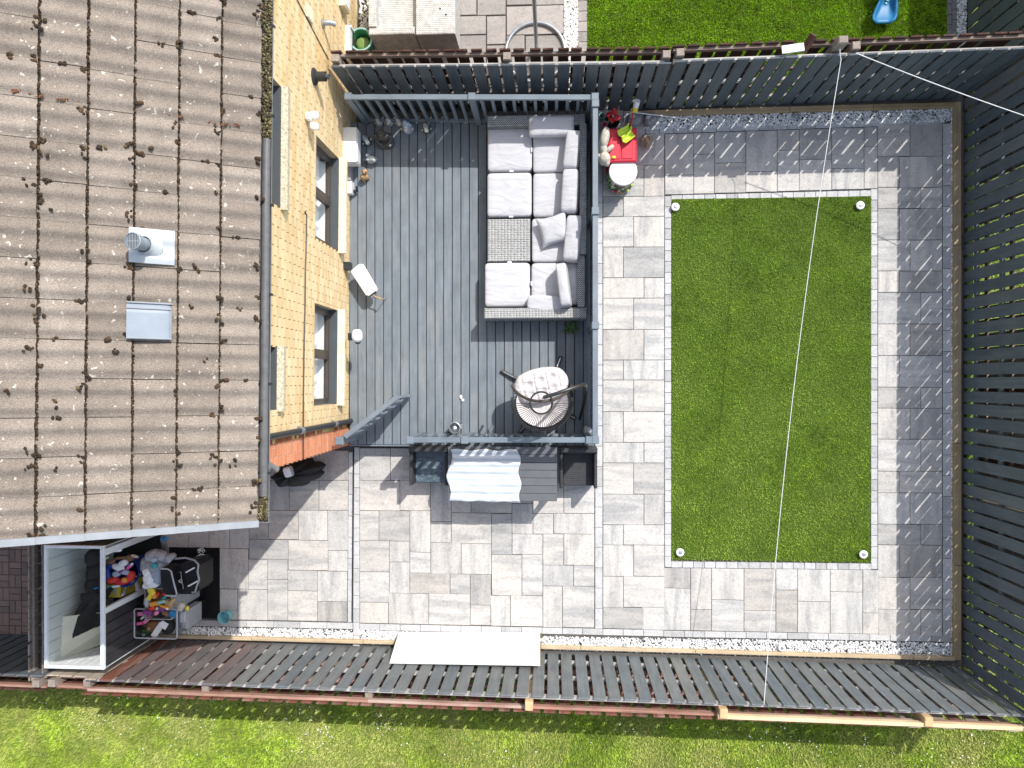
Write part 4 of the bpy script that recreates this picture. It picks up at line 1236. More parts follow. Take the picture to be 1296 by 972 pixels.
# security light, two white heads
t = on_wall('security_light', 'white twin head security light on the wall between upper and lower windows', 'light', 387, 148)
mb = MB(); mb.sup((.04, 0, 0), (.04, .05, .06), .5, .5, 14, 8); mb.build('base', M['white_plastic'], t, world=False, smooth=True)
for dy in (0.03, -.11):
    mb = MB(); mb.at((.10, dy, -.02), 0, .3, .6); mb.sup((0, 0, 0), (.055, .048, .05), .5, .6, 14, 8); mb.build('lamp_head', M['white_plastic'], t, world=False, smooth=True)
# grey overflow pipe
t = on_wall('overflow_pipe', 'short grey overflow pipe high on the yellow wall near the top edge', 'pipe', 408, 29)
mb = MB(); mb.tube([(0, 0, 0), (.12, 0, 0), (.16, 0, -.04)], .035, 12); mb.build('pipe', M['steel'], t, world=False, smooth=True)
mb = MB(); mb.at((0, 0, 0), 0, 0, math.pi / 2); mb.lathe([(0, 0), (.06, 0), (.06, .02), (.035, .025)], n=16); mb.build('flange', M['steel'], t, world=False, smooth=True)
# cream wall vent
t = on_wall('air_vent', 'flat cream louvred air vent set in the wall at the top edge', 'vent', 391, 17)
mb = MB(); mb.box(0, -.09, -.11, .015, .09, .11)
mb.build('plate', M['cream_sill'], t, world=False)
for k in range(5):
    mb = MB(); mb.box(.016, -.075, -.09 + k * .04, .026, .075, -.07 + k * .04); mb.build('louvre', M['cream_sill'], t, world=False)
t = on_wall('junction_box', 'small white box on the wall at the very top edge', 'box', 432, 2)
mb = MB(); mb.box(0, -.12, -.13, .09, .12, .13); mb.build('body', M['cream_sill'], t, world=False)
mb = MB(); mb.box(.091, -.09, -.10, .099, .09, .10); mb.build('cover', M['upvc_white'], t, world=False)
# meter cabinet
a = WP(434, 163); 
t = on_wall('meter_cabinet', 'tall white meter cabinet on the wall at the north end of the decking', 'cabinet', 434, 186)
yA = WP(434, 161)[0]; yB = WP(434, 205)[0]; zt = WP(434, 180)[1]
loc = HI @ t.location
mb = MB(); mb.box(0, yB - loc.y, .45 - loc.z, .20, yA - loc.y, zt - loc.z); mb.build('body', M['upvc_white'], t, world=False)
mb = MB(); mb.box(.201, yB - loc.y + .02, .48 - loc.z, .209, yA - loc.y - .02, zt - loc.z - .03); mb.build('door', M['upvc_white'], t, world=False)
# outside tap box / sockets
t = on_wall('socket_box', 'white outdoor socket box with black cable beside the first lower window', 'socket', 441, 241)
mb = MB(); mb.box(0, -.06, -.07, .07, .12, .07); mb.build('body', M['upvc_white'], t, world=False)
mb = MB(); mb.box(.0, .14, -.1, .05, .40, .06); mb.build('switch', M['grey_plastic'], t, world=False)
mb = MB(); mb.tube([(.07, 0, -.02), (.12, .02, -.1), (.11, .08, -.2), (.05, .1, -.3)], .016, 8); mb.tube([(.09, -.02, .02), (.13, .0, -.03), (.13, .05, .02)], .02, 8); mb.build('plug', M['upvc_black'], t, world=False, smooth=True)
# retractable washing line
p = wloc(436, 337)
t = thing('washing_line_reel', 'white retractable washing line reel hanging out from the wall over the decking', 'clothes line', p, RZ)
mb = MB(); mb.box(0, -.055, -.07, .10, .055, .07); mb.build('bracket', M['upvc_black'], t, world=False)
zr = p.z + .01
a = W(451, 338, zr); b_ = W(472, 372, zr)
d = b_ - a; ang = math.atan2(d.y, d.x); Lr_ = d.length
mb = MB(); mb.at(tuple((WM[t.name].inverted() @ ((a + b_) / 2))), ang - RZ, .35)
pr_ = [(-Lr_ / 2, -.085), (-Lr_ / 2 + .02, -.105), (Lr_ / 2 - .04, -.095), (Lr_ / 2, -.06), (Lr_ / 2, .06), (Lr_ / 2 - .04, .095), (-Lr_ / 2 + .02, .105), (-Lr_ / 2, .085)]
mb.prism(pr_, -.055, .045); 
body = mb.build('reel_case', M['white_gloss'], t, world=False)
bm_ = body.modifiers.new('bevel', 'BEVEL'); bm_.width = .018; bm_.segments = 3
mb2 = MB(); mb2.m = mb.m; mb2.sup((Lr_ / 2 - .004, 0, .0), (.012, .07, .022), .5, .3, 14, 8); mb2.build('line_slot', M['black_gap'], t, world=False)
mb2 = MB(); mb2.m = mb.m; mb2.tube([(Lr_ / 2, -.01, 0), (Lr_ / 2 + .05, .0, -.02), (Lr_ / 2 + .09, .035, -.03), (Lr_ / 2 + .13, .05, -.03)], [.010, .011, .012, .016], 8); mb2.build('line_end', M['tan'], t, world=False, smooth=True)
mb2 = MB(); mb2.m = mb.m; mb2.tube([(Lr_ / 2 + .13, .05, -.03), (Lr_ / 2 + .10, .0, -.3), (Lr_ / 2 - .05, -.06, -.42), (Lr_ / 2 - .1, -.03, -.3), (Lr_ / 2 - .02, 0, -.05)], .006, 6); mb2.build('line_loop', M['tan'], t, world=False)
# white round wall lamp with a cloth cover
p = HM @ Vector((.10, WP(446, 424)[0], .95))
t = thing('wall_lamp', 'white rounded wall lamp on the yellow wall beside the second lower window', 'lamp', W(452, 425, 1.0), RZ)
mb = MB(); mb.sup((0, 0, 0), (.075, .095, .09), .8, .8, 18, 12, jit=.09, sd=3); mb.build('cover', M['white_gloss'], t, world=False, smooth=True)
mb = MB(); mb.box(-.14, -.06, -.13, -.05, .04, -.02); mb.tube([(-.02, -.06, -.12), (.0, -.07, -.03)], .05, 10); mb.build('mount', M['upvc_black'], t, world=False)
# small flower-like wall ornament
t = on_wall('wall_ornament', 'tiny wire star ornament fixed on the wall south of the socket box', 'ornament', 443.5, 287)
mb = MB()
for k in range(5):
    a = k * 1.257; mb.tube([(.01, 0, 0), (.012, .05 * math.cos(a), .05 * math.sin(a))], .009, 6)
mb.build('star', M['grey_plastic'], t, world=False)
# neighbour's white door frame and steps beside the wall
t = on_wall('window', 'white framed narrow window leaning out from the wall beyond the north fence', 'window', 437, 48)
mb = MB(); mb.box(0, -.19, -.12, .07, .19, .0); mb.box(.07, -.19, -.6, .09, -.16, .0); mb.box(.07, .16, -.6, .09, .19, .0); mb.build('frame', M['upvc_white'], t, world=False)
mb = MB(); mb.box(.02, -.16, -.55, .068, .16, -.13); mb.build('pane', M['dark_room'], t, world=False)

# ------------------------------------------------------------------ decking
ZD = .30
dk = thing('deck', 'raised grey painted timber decking between house wall and patio', 'deck', (0, 0, 0))
y_top = W(600, 152, ZD).y; y_bot = W(600, 563.5, ZD).y
x_r = W(749.5, 480, ZD).x
pitch = .1322; n = 28
x = x_r
me_b = {}
for i in range(n):
    x1 = x - .005; x0 = x - pitch + .005
    xc = (x0 + x1) / 2; w = x1 - x0
    wy0 = y_bot + random.uniform(-.003, .003)
    b = MB(); L = y_top - wy0
    b.cbox(-w / 2, 0, -.028, w / 2, L, 0, .006)
    wx = HM @ Vector((0, 0, 0))
    inst('deck_board', b.mesh('deck_board', M['deck']), dk, (xc, wy0, ZD + random.uniform(-.0015, .0015)), (0, random.uniform(-.004, .004), 0))
    x -= pitch
xl = x
mb = MB(); mb.box(xl + .05, y_bot + .04, .0, x_r - .02, y_top, ZD - .045); mb.build('deck_frame', M['black_gap'], dk, world=False)
b = MB(); b.box(xl, y_bot - .022, .0, x_r, y_bot - .003, ZD - .004); b.build('fascia_board', M['rail_paint'], dk, world=False)
b = MB(); b.box(x_r + .003, y_bot - .02, .0, x_r + .022, y_top, ZD - .004); b.build('fascia_board', M['rail_paint'], dk, world=False)

def balustrade(label, a, b_, posts, zb, zt, nb, mat, side=0.0, pw=.085, rw=.075, phase=0.5, tiltb=0.0, bw=.021):
    d = b_ - a; L = math.hypot(d.x, d.y); ang = math.atan2(d.y, d.x)
    t = thing('balustrade', label, 'railing', (a.x, a.y, zb), ang)
    h = zt - zb
    for p in posts:
        m_ = MB(); m_.cbox(-pw / 2, -pw / 2, 0, pw / 2, pw / 2, h - .002, .006); m_.cbox(-pw / 2 - .008, -pw / 2 - .008, h, pw / 2 + .008, pw / 2 + .008, h + .022, .008)
        inst('post', m_.mesh('post', mat), t, (p, 0, 0))
    ps = sorted(posts)
    segs = list(zip(ps, ps[1:]))
    for (p, q) in segs:
        m_ = MB(); m_.cbox(p + pw / 2, -rw / 2, h - .045, q - pw / 2, rw / 2, h - .006, .006); inst('handrail', m_.mesh('handrail', mat), t, (0, 0, 0))
        m_ = MB(); m_.cbox(p + pw / 2, -.022, .055, q - pw / 2, .022, .10, .004); inst('bottom_rail', m_.mesh('bottom_rail', mat), t, (0, 0, 0))
    me = None
    for i in range(nb):
        xx = L * (i + phase) / nb
        if any(abs(xx - p) < pw / 2 + .02 for p in ps): continue
        if me is None:
            m_ = MB(); m_.box(-bw, -.021, .1, bw, .021, h - .045); me = m_.mesh('baluster', mat)
        inst('baluster', me, t, (xx, 0, 0))
    return t
ZR = 1.28
def xy(u, v, z): p = W(u, v, z); return Vector((p.x, p.y, 0))
a, b_ = xy(440.5, 122, ZR), xy(753, 122.5, ZR)
balustrade('grey painted balustrade along the north edge of the decking', a, b_, [0, (xy(597, 122, ZR) - a).length, (b_ - a).length], ZD, ZR, 23, M['rail_paint'])
a, b_ = xy(753.5, 130, ZR), xy(753.5, 557, ZR)
balustrade('long pale grey balustrade along the east edge of the decking beside the paving', a, b_, [(xy(753.5, v, ZR) - a).length for v in (267, 412)] + [-.085 + .005 + .09, (b_ - a).length], ZD, ZR, 42, M['rail_paint'], bw=.046)
a, b_ = xy(519, 557, ZR), xy(746, 557, ZR)
balustrade('grey balustrade along the south edge of the decking above the dining table', a, b_, [0, (xy(588, 557, ZR) - a).length, (b_ - a).length], ZD, ZR, 17, M['rail_paint'])
# open gate, hinged on the house side
a, b_ = xy(436, 553, ZR), xy(503, 502, ZR)
g_ = thing('gate', 'small grey slatted gate standing open at the southwest corner of the decking', 'gate', (a.x, a.y, ZD), math.atan2((b_ - a).y, (b_ - a).x))
L = (b_ - a).length; h = ZR - ZD
for (nm, q) in (('top_rail', (0, -.035, h - .05, L, .035, h)), ('bottom_rail', (0, -.02, .08, L, .02, .15))):
    m_ = MB(); m_.cbox(*q); m_.build(nm, M['rail_paint'], g_, world=False)
for i in range(7):
    m_ = MB(); xx = .03 + (L - .06) * i / 6; m_.box(xx - .022, -.021, .15, xx + .022, .021, h - .05); m_.build('baluster', M['rail_paint'], g_, world=False)
m_ = MB(); m_.at((0, 0, 0), 0); ang2 = math.atan2(h - .2, L); m_.tube([(.03, .035, .12), (L - .03, .035, h - .06)], .025, 4); m_.build('brace', M['rail_paint'], g_, world=False)
p = W(429, 558, ZR)
t = thing('gate_post', 'short grey square gate post against the orange brick house corner', 'post', (p.x, p.y, 0))
m_ = MB(); m_.cbox(-.05, -.045, 0, .05, .045, ZR - .02, .01); m_.build('shaft', M['rail_paint'], t, world=False)
m_ = MB(); m_.cbox(-.06, -.055, ZR - .018, .06, .055, ZR + .01, .01); m_.build('cap', M['rail_paint'], t, world=False)
# ------------------------------------------------------------------ rattan sofa on the deck
ZS = ZD + .31
def R4(u0, v0, u1, v1, z):
    a = W(u0, (v0 + v1) / 2, z); b = W(u1, (v0 + v1) / 2, z); t_ = W((u0 + u1) / 2, v0, z); q = W((u0 + u1) / 2, v1, z)
    return a.x, q.y, b.x, t_.y
def cush(name, parent, r, z0, z1, mat='cushion', rz=0.0, e=.15, ry=0.0, rx=0.0, puff=.08):
    x0, y0, x1, y1 = r
    m_ = MB(); m_.at(((x0 + x1) / 2, (y0 + y1) / 2, (z0 + z1) / 2), rz, rx, ry)
    m_.sup((0, 0, 0), ((x1 - x0) / 2, (y1 - y0) / 2, (z1 - z0) / 2), .34, e, 44, 12, puff=puff)
    return m_.build(name, M[mat], parent, smooth=True)
def strip_weave(parent, name, x0, y0, x1, y1, z, axis='x', pitch=.030):
    """real woven bands on a top face"""
    m_ = MB(); rr = random.Random(5); k = 0
    y = y0 + .004
    while y < y1 - .012:
        wid = rr.choice([.018, .018, .024]); n = max(3, int((x1 - x0) / .045))
        for i in range(n):
            a = x0 + (x1 - x0) * i / n; b_ = x0 + (x1 - x0) * (i + 1) / n
            zz = z + (.005 if (i + k) % 2 else .001)
            m_.add([(a + .003, y, zz), (b_ - .003, y, zz), (b_ - .003, y + wid, zz), (a + .003, y + wid, zz), ((a + b_) / 2, y, zz + .004), ((a + b_) / 2, y + wid, zz + .004)],
                   [(0, 4, 5, 3), (4, 1, 2, 5)])
        y += wid + rr.choice([.006, .006, .010]); k += 1
    return m_.build(name, M['strand_pale'], parent, kind='stuff')

sx0, sy0, sx1, sy1 = R4(674, 141, 743, 403, ZD + .62)
so = thing('sofa', 'grey rattan corner sofa with loose pale grey cushions along the east rail', 'sofa', ((sx0 + sx1) / 2, (sy0 + sy1) / 2, ZD))
m_ = MB(); m_.box(sx0 + .01, sy0 + .01, ZD + .04, sx1 - .01, sy1 - .01, ZS - .10); m_.build('base', M['wicker_grey'], so)
ar = R4(612, 389.5, 743, 403, ZD + .48)
xw, yw, xe_, ye = R4(612, 141, 743, 403, ZD + .55)
m_ = MB(); m_.cbox(xw, ar[1], ZD + .05, xe_, ar[3], ZD + .48, .01); m_.build('armrest', M['wicker_grey'], so)
strip_weave(so, 'weave', xw + .01, ar[1] + .01, xe_ - .10, ar[3] - .004, ZD + .482)
nb_ = R4(616, 141, 741, 155, ZD + .62)
m_ = MB(); m_.cbox(nb_[0], nb_[1], ZD + .05, nb_[2], nb_[3], ZD + .50, .01); m_.build('backrest', M['wicker_grey'], so)
eb_ = R4(734, 141, 743, 320, ZD + .66); eb2 = R4(731.5, 320, 741, 390, ZD + .62)
m_ = MB(); m_.cbox(eb_[0], eb_[1], ZD + .05, eb_[2], nb_[1] - .004, ZD + .55, .01); m_.build('backrest', M['wicker_grey'], so)
m_ = MB(); m_.cbox(eb2[0], ar[3] + .004, ZD + .05, eb2[2], eb_[1] - .004, ZD + .50, .01); m_.build('backrest', M['wicker_grey'], so)
for (v0, v1, u0, u1) in ((166, 217.5, 674.5, 718), (219, 274, 674.5, 712), (276, 331.5, 673, 716), (332.5, 386, 672.5, 722)):
    cush('seat_cushion', so, R4(u0, v0, u1 + 10, v1, ZS + .04), ZS - .08, ZS + .06)
cush('back_cushion', so, R4(669, 146, 727, 171, ZS + .22), ZS + .04, ZS + .27, rx=.18, e=.2)
cush('back_cushion', so, R4(716, 163, 735, 212, ZS + .3), ZS + .03, ZS + .30, ry=-.22, e=.25, rz=-.12)
cush('back_cushion', so, R4(712, 212, 733, 268, ZS + .3), ZS + .03, ZS + .30, ry=-.20, e=.25, rz=-.06)
cush('back_cushion', so, R4(716, 271, 737, 330, ZS + .3), ZS + .03, ZS + .29, ry=-.22, e=.25, rz=-.10)
cush('back_cushion', so, R4(707, 332, 721, 388, ZS + .34), ZS + .04, ZS + .38, ry=-.12, e=.25, rz=.13)
cush('back_cushion', so, R4(667, 373.5, 713, 394, ZS + .16), ZS + .07, ZS + .18, rz=-.08, rx=.12, e=.5)
for (u, v) in ((673, 190), (738.5, 187), (672.5, 359)):
    p = W(u, v, ZS + .05); m_ = MB(); m_.box(p.x - .008, p.y - .03, ZS + .0, p.x + .008, p.y + .03, ZS + .075); m_.build('care_tag', M['white_plastic'], so)
# footstool modules
mods = [('square rattan footstool with grey cushion, nearest the north rail of the decking', 159, 217.5, 617, 673.5, True), ('square rattan footstool with pale cushion, second from the north rail', 219, 275, 616.5, 673, True),
        ('bare rattan coffee table module without a cushion, between pale footstools', 277, 331, 616, 671.5, False), ('square rattan footstool with creased pale cushion beside the sofa armrest', 332.5, 388.5, 613.5, 671, True)]
for (lb, v0, v1, u0, u1, cu) in mods:
    r = R4(u0, v0, u1, v1, ZS)
    t = thing('footstool' if cu else 'rattan_table', lb, 'footstool' if cu else 'table', ((r[0] + r[2]) / 2, (r[1] + r[3]) / 2, ZD), 0, 'rattan modules in front of the sofa')
    m_ = MB(); m_.cbox(r[0] + .012, r[1] + .004, ZD + .03, r[2] - .004, r[3] - .004, ZS - (.09 if cu else .0), .008); m_.build('base', M['wicker_grey'], t)
    for (qx, qy) in ((0, 0), (1, 0), (0, 1), (1, 1)):
        m_ = MB(); xx = r[0] + .05 + qx * (r[2] - r[0] - .1); yy = r[1] + .05 + qy * (r[3] - r[1] - .1); m_.box(xx - .02, yy - .02, ZD, xx + .02, yy + .02, ZD + .03); m_.build('leg', M['black_metal'], t)
    if cu: cush('cushion', t, (r[0] + .004, r[1] + .004, r[2], r[3] - .004), ZS - .085, ZS + .055)
    else: strip_weave(t, 'weave', r[0] + .02, r[1] + .01, r[2] - .01, r[3] - .01, ZS + .002)
    if cu:
        m_ = MB(); m_.box(r[2] - .33, r[3] - .012 if v0 > 300 else r[1] - .008, ZS + .02, r[2] - .27, r[3] + .014 if v0 > 300 else r[1] + .012, ZS + .034); m_.build('care_tag', M['white_plastic'], t)
# throw pillow
c = W(701, 291, ZS + .16)
t = thing('throw_pillow', 'small square pale grey throw pillow lying askew on the sofa seat', 'pillow', (c.x, c.y, ZS + .10))
m_ = MB(); m_.at((c.x, c.y, ZS + .17), .24, .10, -.12)
def pf(s_):
    def f(a, b_):
        x, y = a * 2 - 1, b_ * 2 - 1; k = 1 - .10 * (1 - abs(x * y))
        kx = 1 - .13 * (1 - y * y); ky = 1 - .13 * (1 - x * x)
        return (x * .215 * kx * 1.05, y * .205 * ky * 1.05, s_ * .075 * ((1 - x ** 4) * (1 - y ** 4)) ** .55)
    return f
m_.grid(pf(1), 18, 18); m_.grid(pf(-1), 18, 18); m_.build('cover', M['cushion'], t, smooth=True)

# ------------------------------------------------------------------ egg chair
cx, cy = W(686, 504, 1.2).x, W(686, 506, 1.2).y
t = thing('egg_chair', 'black wire hanging egg chair with pinkish white tufted cushions', 'chair', (cx, cy, ZD))
def E(u, v, z): return W(u, v, z)
# stand: four feet, ring, curved pole with arm
c0 = W(690, 500, ZD + .06)
m_ = MB(); pts = [W(690 + 34 * math.cos(a), 505 + 36 * math.sin(a), ZD + .05) for a in np.linspace(0, 2 * math.pi, 33)[:-1]]
m_.tube(pts, .02, 8, closed=True); m_.build('base_ring', M['black_metal'], t, smooth=True)
for (u0, v0, u1, v1) in ((666, 486, 634, 469), (700, 478, 710, 451), (715, 522, 729, 530), (672, 530, 657, 548)):
    m_ = MB(); a, b_ = W(u0, v0, ZD + .06), W(u1, v1, ZD + .03); m_.tube([a, b_], .027, 8); m_.build('foot', M['black_metal'], t, smooth=True)
    m_ = MB(); a2 = a + (b_ - a) * .5; m_.tube([a2 + Vector((0, 0, .04)), b_ + Vector((0, 0, .012))], .010, 6); m_.build('foot_highlight_tube', M['steel'], t, smooth=True)  # pale strip built onto the black foot as its highlight
m_ = MB()
m_.tube([W(734, 530, ZD + .05), W(738, 515, ZD + .25), W(741, 498, ZD + .8), W(741, 488, ZD + 1.5), W(739, 486.5, ZD + 1.78), W(725, 491, ZD + 1.90), W(705, 498, ZD + 1.93), W(688, 503, ZD + 1.90)], .024, 10)
m_.build('stand_pole', M['black_metal'], t, smooth=True)
m_ = MB(); m_.tube([W(688, 503, ZD + 1.88), W(687, 504, ZD + 1.66)], .012, 8); m_.build('hanging_chain', M['steel'], t)
# basket
zc = ZD + .28
def ring(R, z, sq=1.0, n=48, a0=0, a1=2 * math.pi): return [(cx + R * math.cos(a), cy - .02 + R * sq * math.sin(a), z) for a in np.linspace(a0, a1, n)]
prof = [(.14, ZD + 1.62), (.24, ZD + 1.50), (.335, ZD + 1.28), (.395, ZD + 1.0), (.41, ZD + .75), (.37, ZD + .5), (.26, ZD + .32), (.1, ZD + .26)]
bk = None
for (r_, z_, th) in ((.14, ZD + 1.62, .012), (.41, ZD + .78, .012), (.43, ZD + .84, .008), (.37, ZD + .5, .010), (.26, ZD + .32, .008)):
    m_ = MB(); m_.tube(ring(r_, z_, a0=-.08 if r_ > .3 else 0, a1=2 * math.pi if r_ < .3 else math.pi * 2 + .0) if r_ < .3 else ring(r_, z_, a0=math.pi * .96, a1=math.pi * 2.04), th, 6)
    m_.build('basket_ring', M['black_metal'], t, smooth=True)
# front rim arch
m_ = MB()
rim = []
for k in np.linspace(0, 1, 28):
    a = math.pi * (.02 + .96 * k)
    x = .41 * math.cos(a); z = ZD + .90 + .70 * math.sin(a)
    rim.append((cx + x, cy + .20 - .20 * math.sin(a) ** 1.5, z))
m_.tube(rim, .020, 8)
m_.build('front_rim', M['frame_brown'], t, smooth=True)
for i, a in enumerate(np.linspace(math.pi * 1.02, math.pi * 1.98, 34)):
    m_ = MB(); pts = [(cx + r_ * math.cos(a), cy - .02 + r_ * math.sin(a), z_) for (r_, z_) in prof[:6]]
    m_.tube(pts, .0042, 5); m_.build('wicker_strand', M['black_metal'], t)
m_ = MB()
for i in range(22):
    a = math.pi * (.04 + .92 * i / 21)
    m_.tube([(cx + r_ * math.cos(a), cy - .02 + r_ * math.sin(a), z_) for (r_, z_) in prof[4:]], .005, 4)
m_.build('lower_wicker', M['black_metal'], t, kind='stuff')
# cushions: back pad inside the canopy, tufted seat pad in front
def backpad(a, b_):
    an = math.pi * (1.0 + a); i = b_ * 4.0; k = min(int(i), 3); f = i - k
    r_ = prof[k + 1][0] * (1 - f) + prof[k + 2][0] * f; z_ = prof[k + 1][1] * (1 - f) + prof[k + 2][1] * f
    r_ = r_ - .03 - .012 * (1 - abs(math.sin(a * math.pi * 5)))
    return (cx + r_ * math.cos(an), cy - .02 + r_ * math.sin(an), z_ - .01)
m_ = MB(); m_.grid(lambda a, b_: (cx + .365 * a * math.cos(b_ * 6.2832), cy - .05 + .335 * a * math.sin(b_ * 6.2832), ZD + .58 + .16 * a ** 3 + .012 * math.sin(b_ * 44) * a), 12, 60)
m_.build('seat_pad', M['cushion_pink'], t, smooth=True)
tufts = [(-.17, .03), (0, .06), (.17, .08), (-.14, -.12), (.02, -.10), (.16, -.08)]
sc_ = W(685, 487, ZD + .72)
m_ = MB(); m_.at((sc_.x, sc_.y, ZD + .70), .21)
def seat(s_):
    def f(a, b_):
        x, y = a * 2 - 1, b_ * 2 - 1
        X, Y = x * math.sqrt(1 - .42 * y * y) * .385, y * math.sqrt(1 - .42 * x * x) * .24
        z = .10 * max(0.0, (1 - x ** 4) * (1 - y ** 4)) ** .4
        d = sum(math.exp(-((X - p) ** 2 + (Y - q) ** 2) / .0022) for p, q in tufts)
        z -= .045 * min(1, d) + .018 * math.exp(-(math.sin((X + .085) * math.pi / .17)) ** 2 / .06) 
        return (X, Y, s_ * max(z, 0) if s_ > 0 else -.04 * (1 - x * x) * (1 - y * y))
    return f
m_.grid(seat(1), 44, 30); m_.grid(seat(-1), 10, 10); m_.build('seat_cushion', M['cushion_pink'], t, smooth=True)

# ------------------------------------------------------------------ ornaments on the deck
def gnome(name, label, u, v, s, hat, body, rz=0, cat='ornament', group='small ornaments on the decking', hands=True):
    p = W(u, v, ZD); t = thing(name, label, cat, (p.x, p.y, ZD), rz, group)
    m_ = MB(); m_.at((0, 0, 0), 0, 0, 0, (s, s, s)); m_.lathe([(.0, 0), (.062, 0), (.07, .03), (.055, .09), (.04, .12), (.0, .14)], n=14); m_.build('body', M[body], t, world=False, smooth=True)
    m_ = MB(); m_.at((0, 0, 0), 0, 0, 0, (s, s, s)); m_.sup((0, -.01, .145), (.036, .036, .036), 1, 1, 12, 8); m_.build('head', M['stone_pale'], t, world=False, smooth=True)
    m_ = MB(); m_.at((0, 0, 0), 0, 0, 0, (s, s, s)); m_.lathe([(.048, .15), (.034, .19), (.012, .25), (.0, .26)], c=(0, .012, 0), n=12); m_.build('hat', M[hat], t, world=False, smooth=True)
    m_ = MB(); m_.at((0, 0, 0), 0, 0, 0, (s, s, s)); m_.sup((0, -.045, .10), (.035, .028, .05), .8, .8, 12, 8); m_.build('beard', M['white_plastic'] if hands else M['stone_pale'], t, world=False, smooth=True)
    for sx in (-1, 1):
        m_ = MB(); m_.at((0, 0, 0), 0, 0, 0, (s, s, s)); m_.sup((sx * .068, -.02, .085), (.016, .018, .018), .9, .9, 8, 6); m_.build('hand', M['beige'], t, world=False, smooth=True)
    return t
gnome('gnome', 'pale stone gnome, leftmost of the three small ones under the north rail', 480.5, 156, .8, 'stone_pale', 'stone_pale', .1, hands=False)
gnome('gnome', 'pale stone gnome, middle of the three small ones under the north rail', 493.5, 156.5, .8, 'stone_pale', 'stone_pale', -.1, hands=False)
gnome('gnome', 'pale stone gnome, rightmost of the three small ones under the north rail', 506, 156.5, .8, 'stone_pale', 'stone_pale', 0, hands=False)
gnome('gnome', 'larger blue grey gnome with spread arms by the north rail', 517, 164, 1.25, 'bluegrey', 'bluegrey', 0, hands=False)
gnome('gnome', 'gnome with grey hat and white beard beside the north rail post', 541, 164.5, .95, 'stone_grey', 'dkgreen', .1)
gnome('gnome', 'gnome with grey hat and white beard left of the dark seated statue', 465.5, 180, 1.0, 'stone_grey', 'dkgreen', .5)
# seated stone statue
p = W(488.5, 179, ZD); t = thing('statue', 'dark stone seated buddha statue near the northwest corner of the decking', 'statue', (p.x, p.y, ZD))
m_ = MB(); m_.sup((0, -.02, .045), (.135, .11, .05), .6, .7, 24, 10); m_.build('crossed_legs', M['stone_dark'], t, world=False, smooth=True)
m_ = MB(); m_.sup((0, .02, .15), (.095, .065, .11), .8, .8, 20, 12)
for sx in (-1, 1): m_.tube([(sx * .09, .03, .21), (sx * .115, .0, .14), (sx * .075, -.07, .10), (sx * .02, -.09, .10)], [.035, .032, .028, .024], 8)
m_.build('torso', M['stone_dark'], t, world=False, smooth=True)
m_ = MB(); m_.sup((0, .02, .30), (.052, .058, .062), .95, .95, 18, 12); m_.sup((0, .025, .36), (.026, .026, .024), 1, 1, 12, 8)
for sx in (-1, 1): m_.sup((sx * .052, .02, .29), (.01, .016, .03), .9, .9, 8, 6)
m_.build('head', M['stone_dark'], t, world=False, smooth=True)
m_ = MB(); m_.sup((.085, -.09, .10), (.02, .02, .018), .9, .9, 10, 8); m_.build('white_pebble', M['white_plastic'], t, world=False, smooth=True)
# pale rough stone ornament
p = W(471, 204, ZD); t = thing('stone_ornament', 'white and grey rough stone figurine at the shadow edge on the decking', 'ornament', (p.x, p.y, ZD), 0, 'small ornaments on the decking')
m_ = MB(); m_.sup((0, 0, .07), (.075, .05, .07), .9, .9, 16, 10, jit=.35, sd=2); m_.build('body', M['stone_pale'], t, world=False)
m_ = MB(); m_.sup((-.04, .05, .13), (.03, .028, .03), 1, 1, 10, 8); m_.sup((.05, -.02, .1), (.03, .028, .04), 1, 1, 10, 8, jit=.3); m_.build('head', M['stone_pale'], t, world=False, smooth=True)
p = W(463, 226, ZD); t = thing('animal_ornament', 'terracotta coloured animal ornament standing in the sun near the socket box', 'ornament', (p.x, p.y, ZD), .5, 'small ornaments on the decking')
m_ = MB(); m_.sup((0, 0, .10), (.06, .05, .055), .9, .9, 16, 10, jit=.15, sd=4); m_.build('body', M['terracotta'], t, world=False, smooth=True)
m_ = MB(); m_.sup((.05, .03, .17), (.038, .034, .036), .9, .9, 14, 10); m_.sup((.075, .06, .165), (.016, .016, .014), 1, 1, 8, 6); m_.build('head', M['terracotta'], t, world=False, smooth=True)
for (x, y) in ((-.04, -.03), (-.04, .035), (.04, -.03), (.04, .035)):
    m_ = MB(); m_.tube([(x, y, .0), (x, y, .08)], .014, 8); m_.build('leg', M['terracotta'], t, world=False, smooth=True)
for sx in (-1, 1):
    m_ = MB(); m_.sup((.045 - sx * .022, .025 + sx * .022, .205), (.012, .012, .02), .9, .9, 8, 6); m_.build('ear', M['brown'], t, world=False, smooth=True)
# glass lantern
p = W(575.5, 541.5, ZD + .2); t = thing('lantern', 'round pewter coloured candle lantern on the decking near the south rail', 'lantern', (p.x, p.y, ZD))
m_ = MB(); m_.lathe([(.06, 0), (.08, .02), (.085, .2), (.088, .215), (.078, .218), (.074, .03), (.0, .03)], n=24); m_.build('body', M['steel'], t, world=False, smooth=True)
m_ = MB(); m_.lathe([(.0, .03), (.03, .03), (.03, .14), (.022, .15), (.0, .152)], n=16); m_.build('candle', M['white_plastic'], t, world=False, smooth=True)
m_ = MB(); m_.tube([(.08, .04, .21), (.12, .045, .2), (.11, .01, .17), (.083, .01, .18)], .008, 6); m_.build('handle', M['steel'], t, world=False, smooth=True)
m_ = MB(); m_.tube([(-.07, -.05, .0), (-.13, -.10, .02)], .02, 6); m_.build('foot', M['black_metal'], t, world=False)
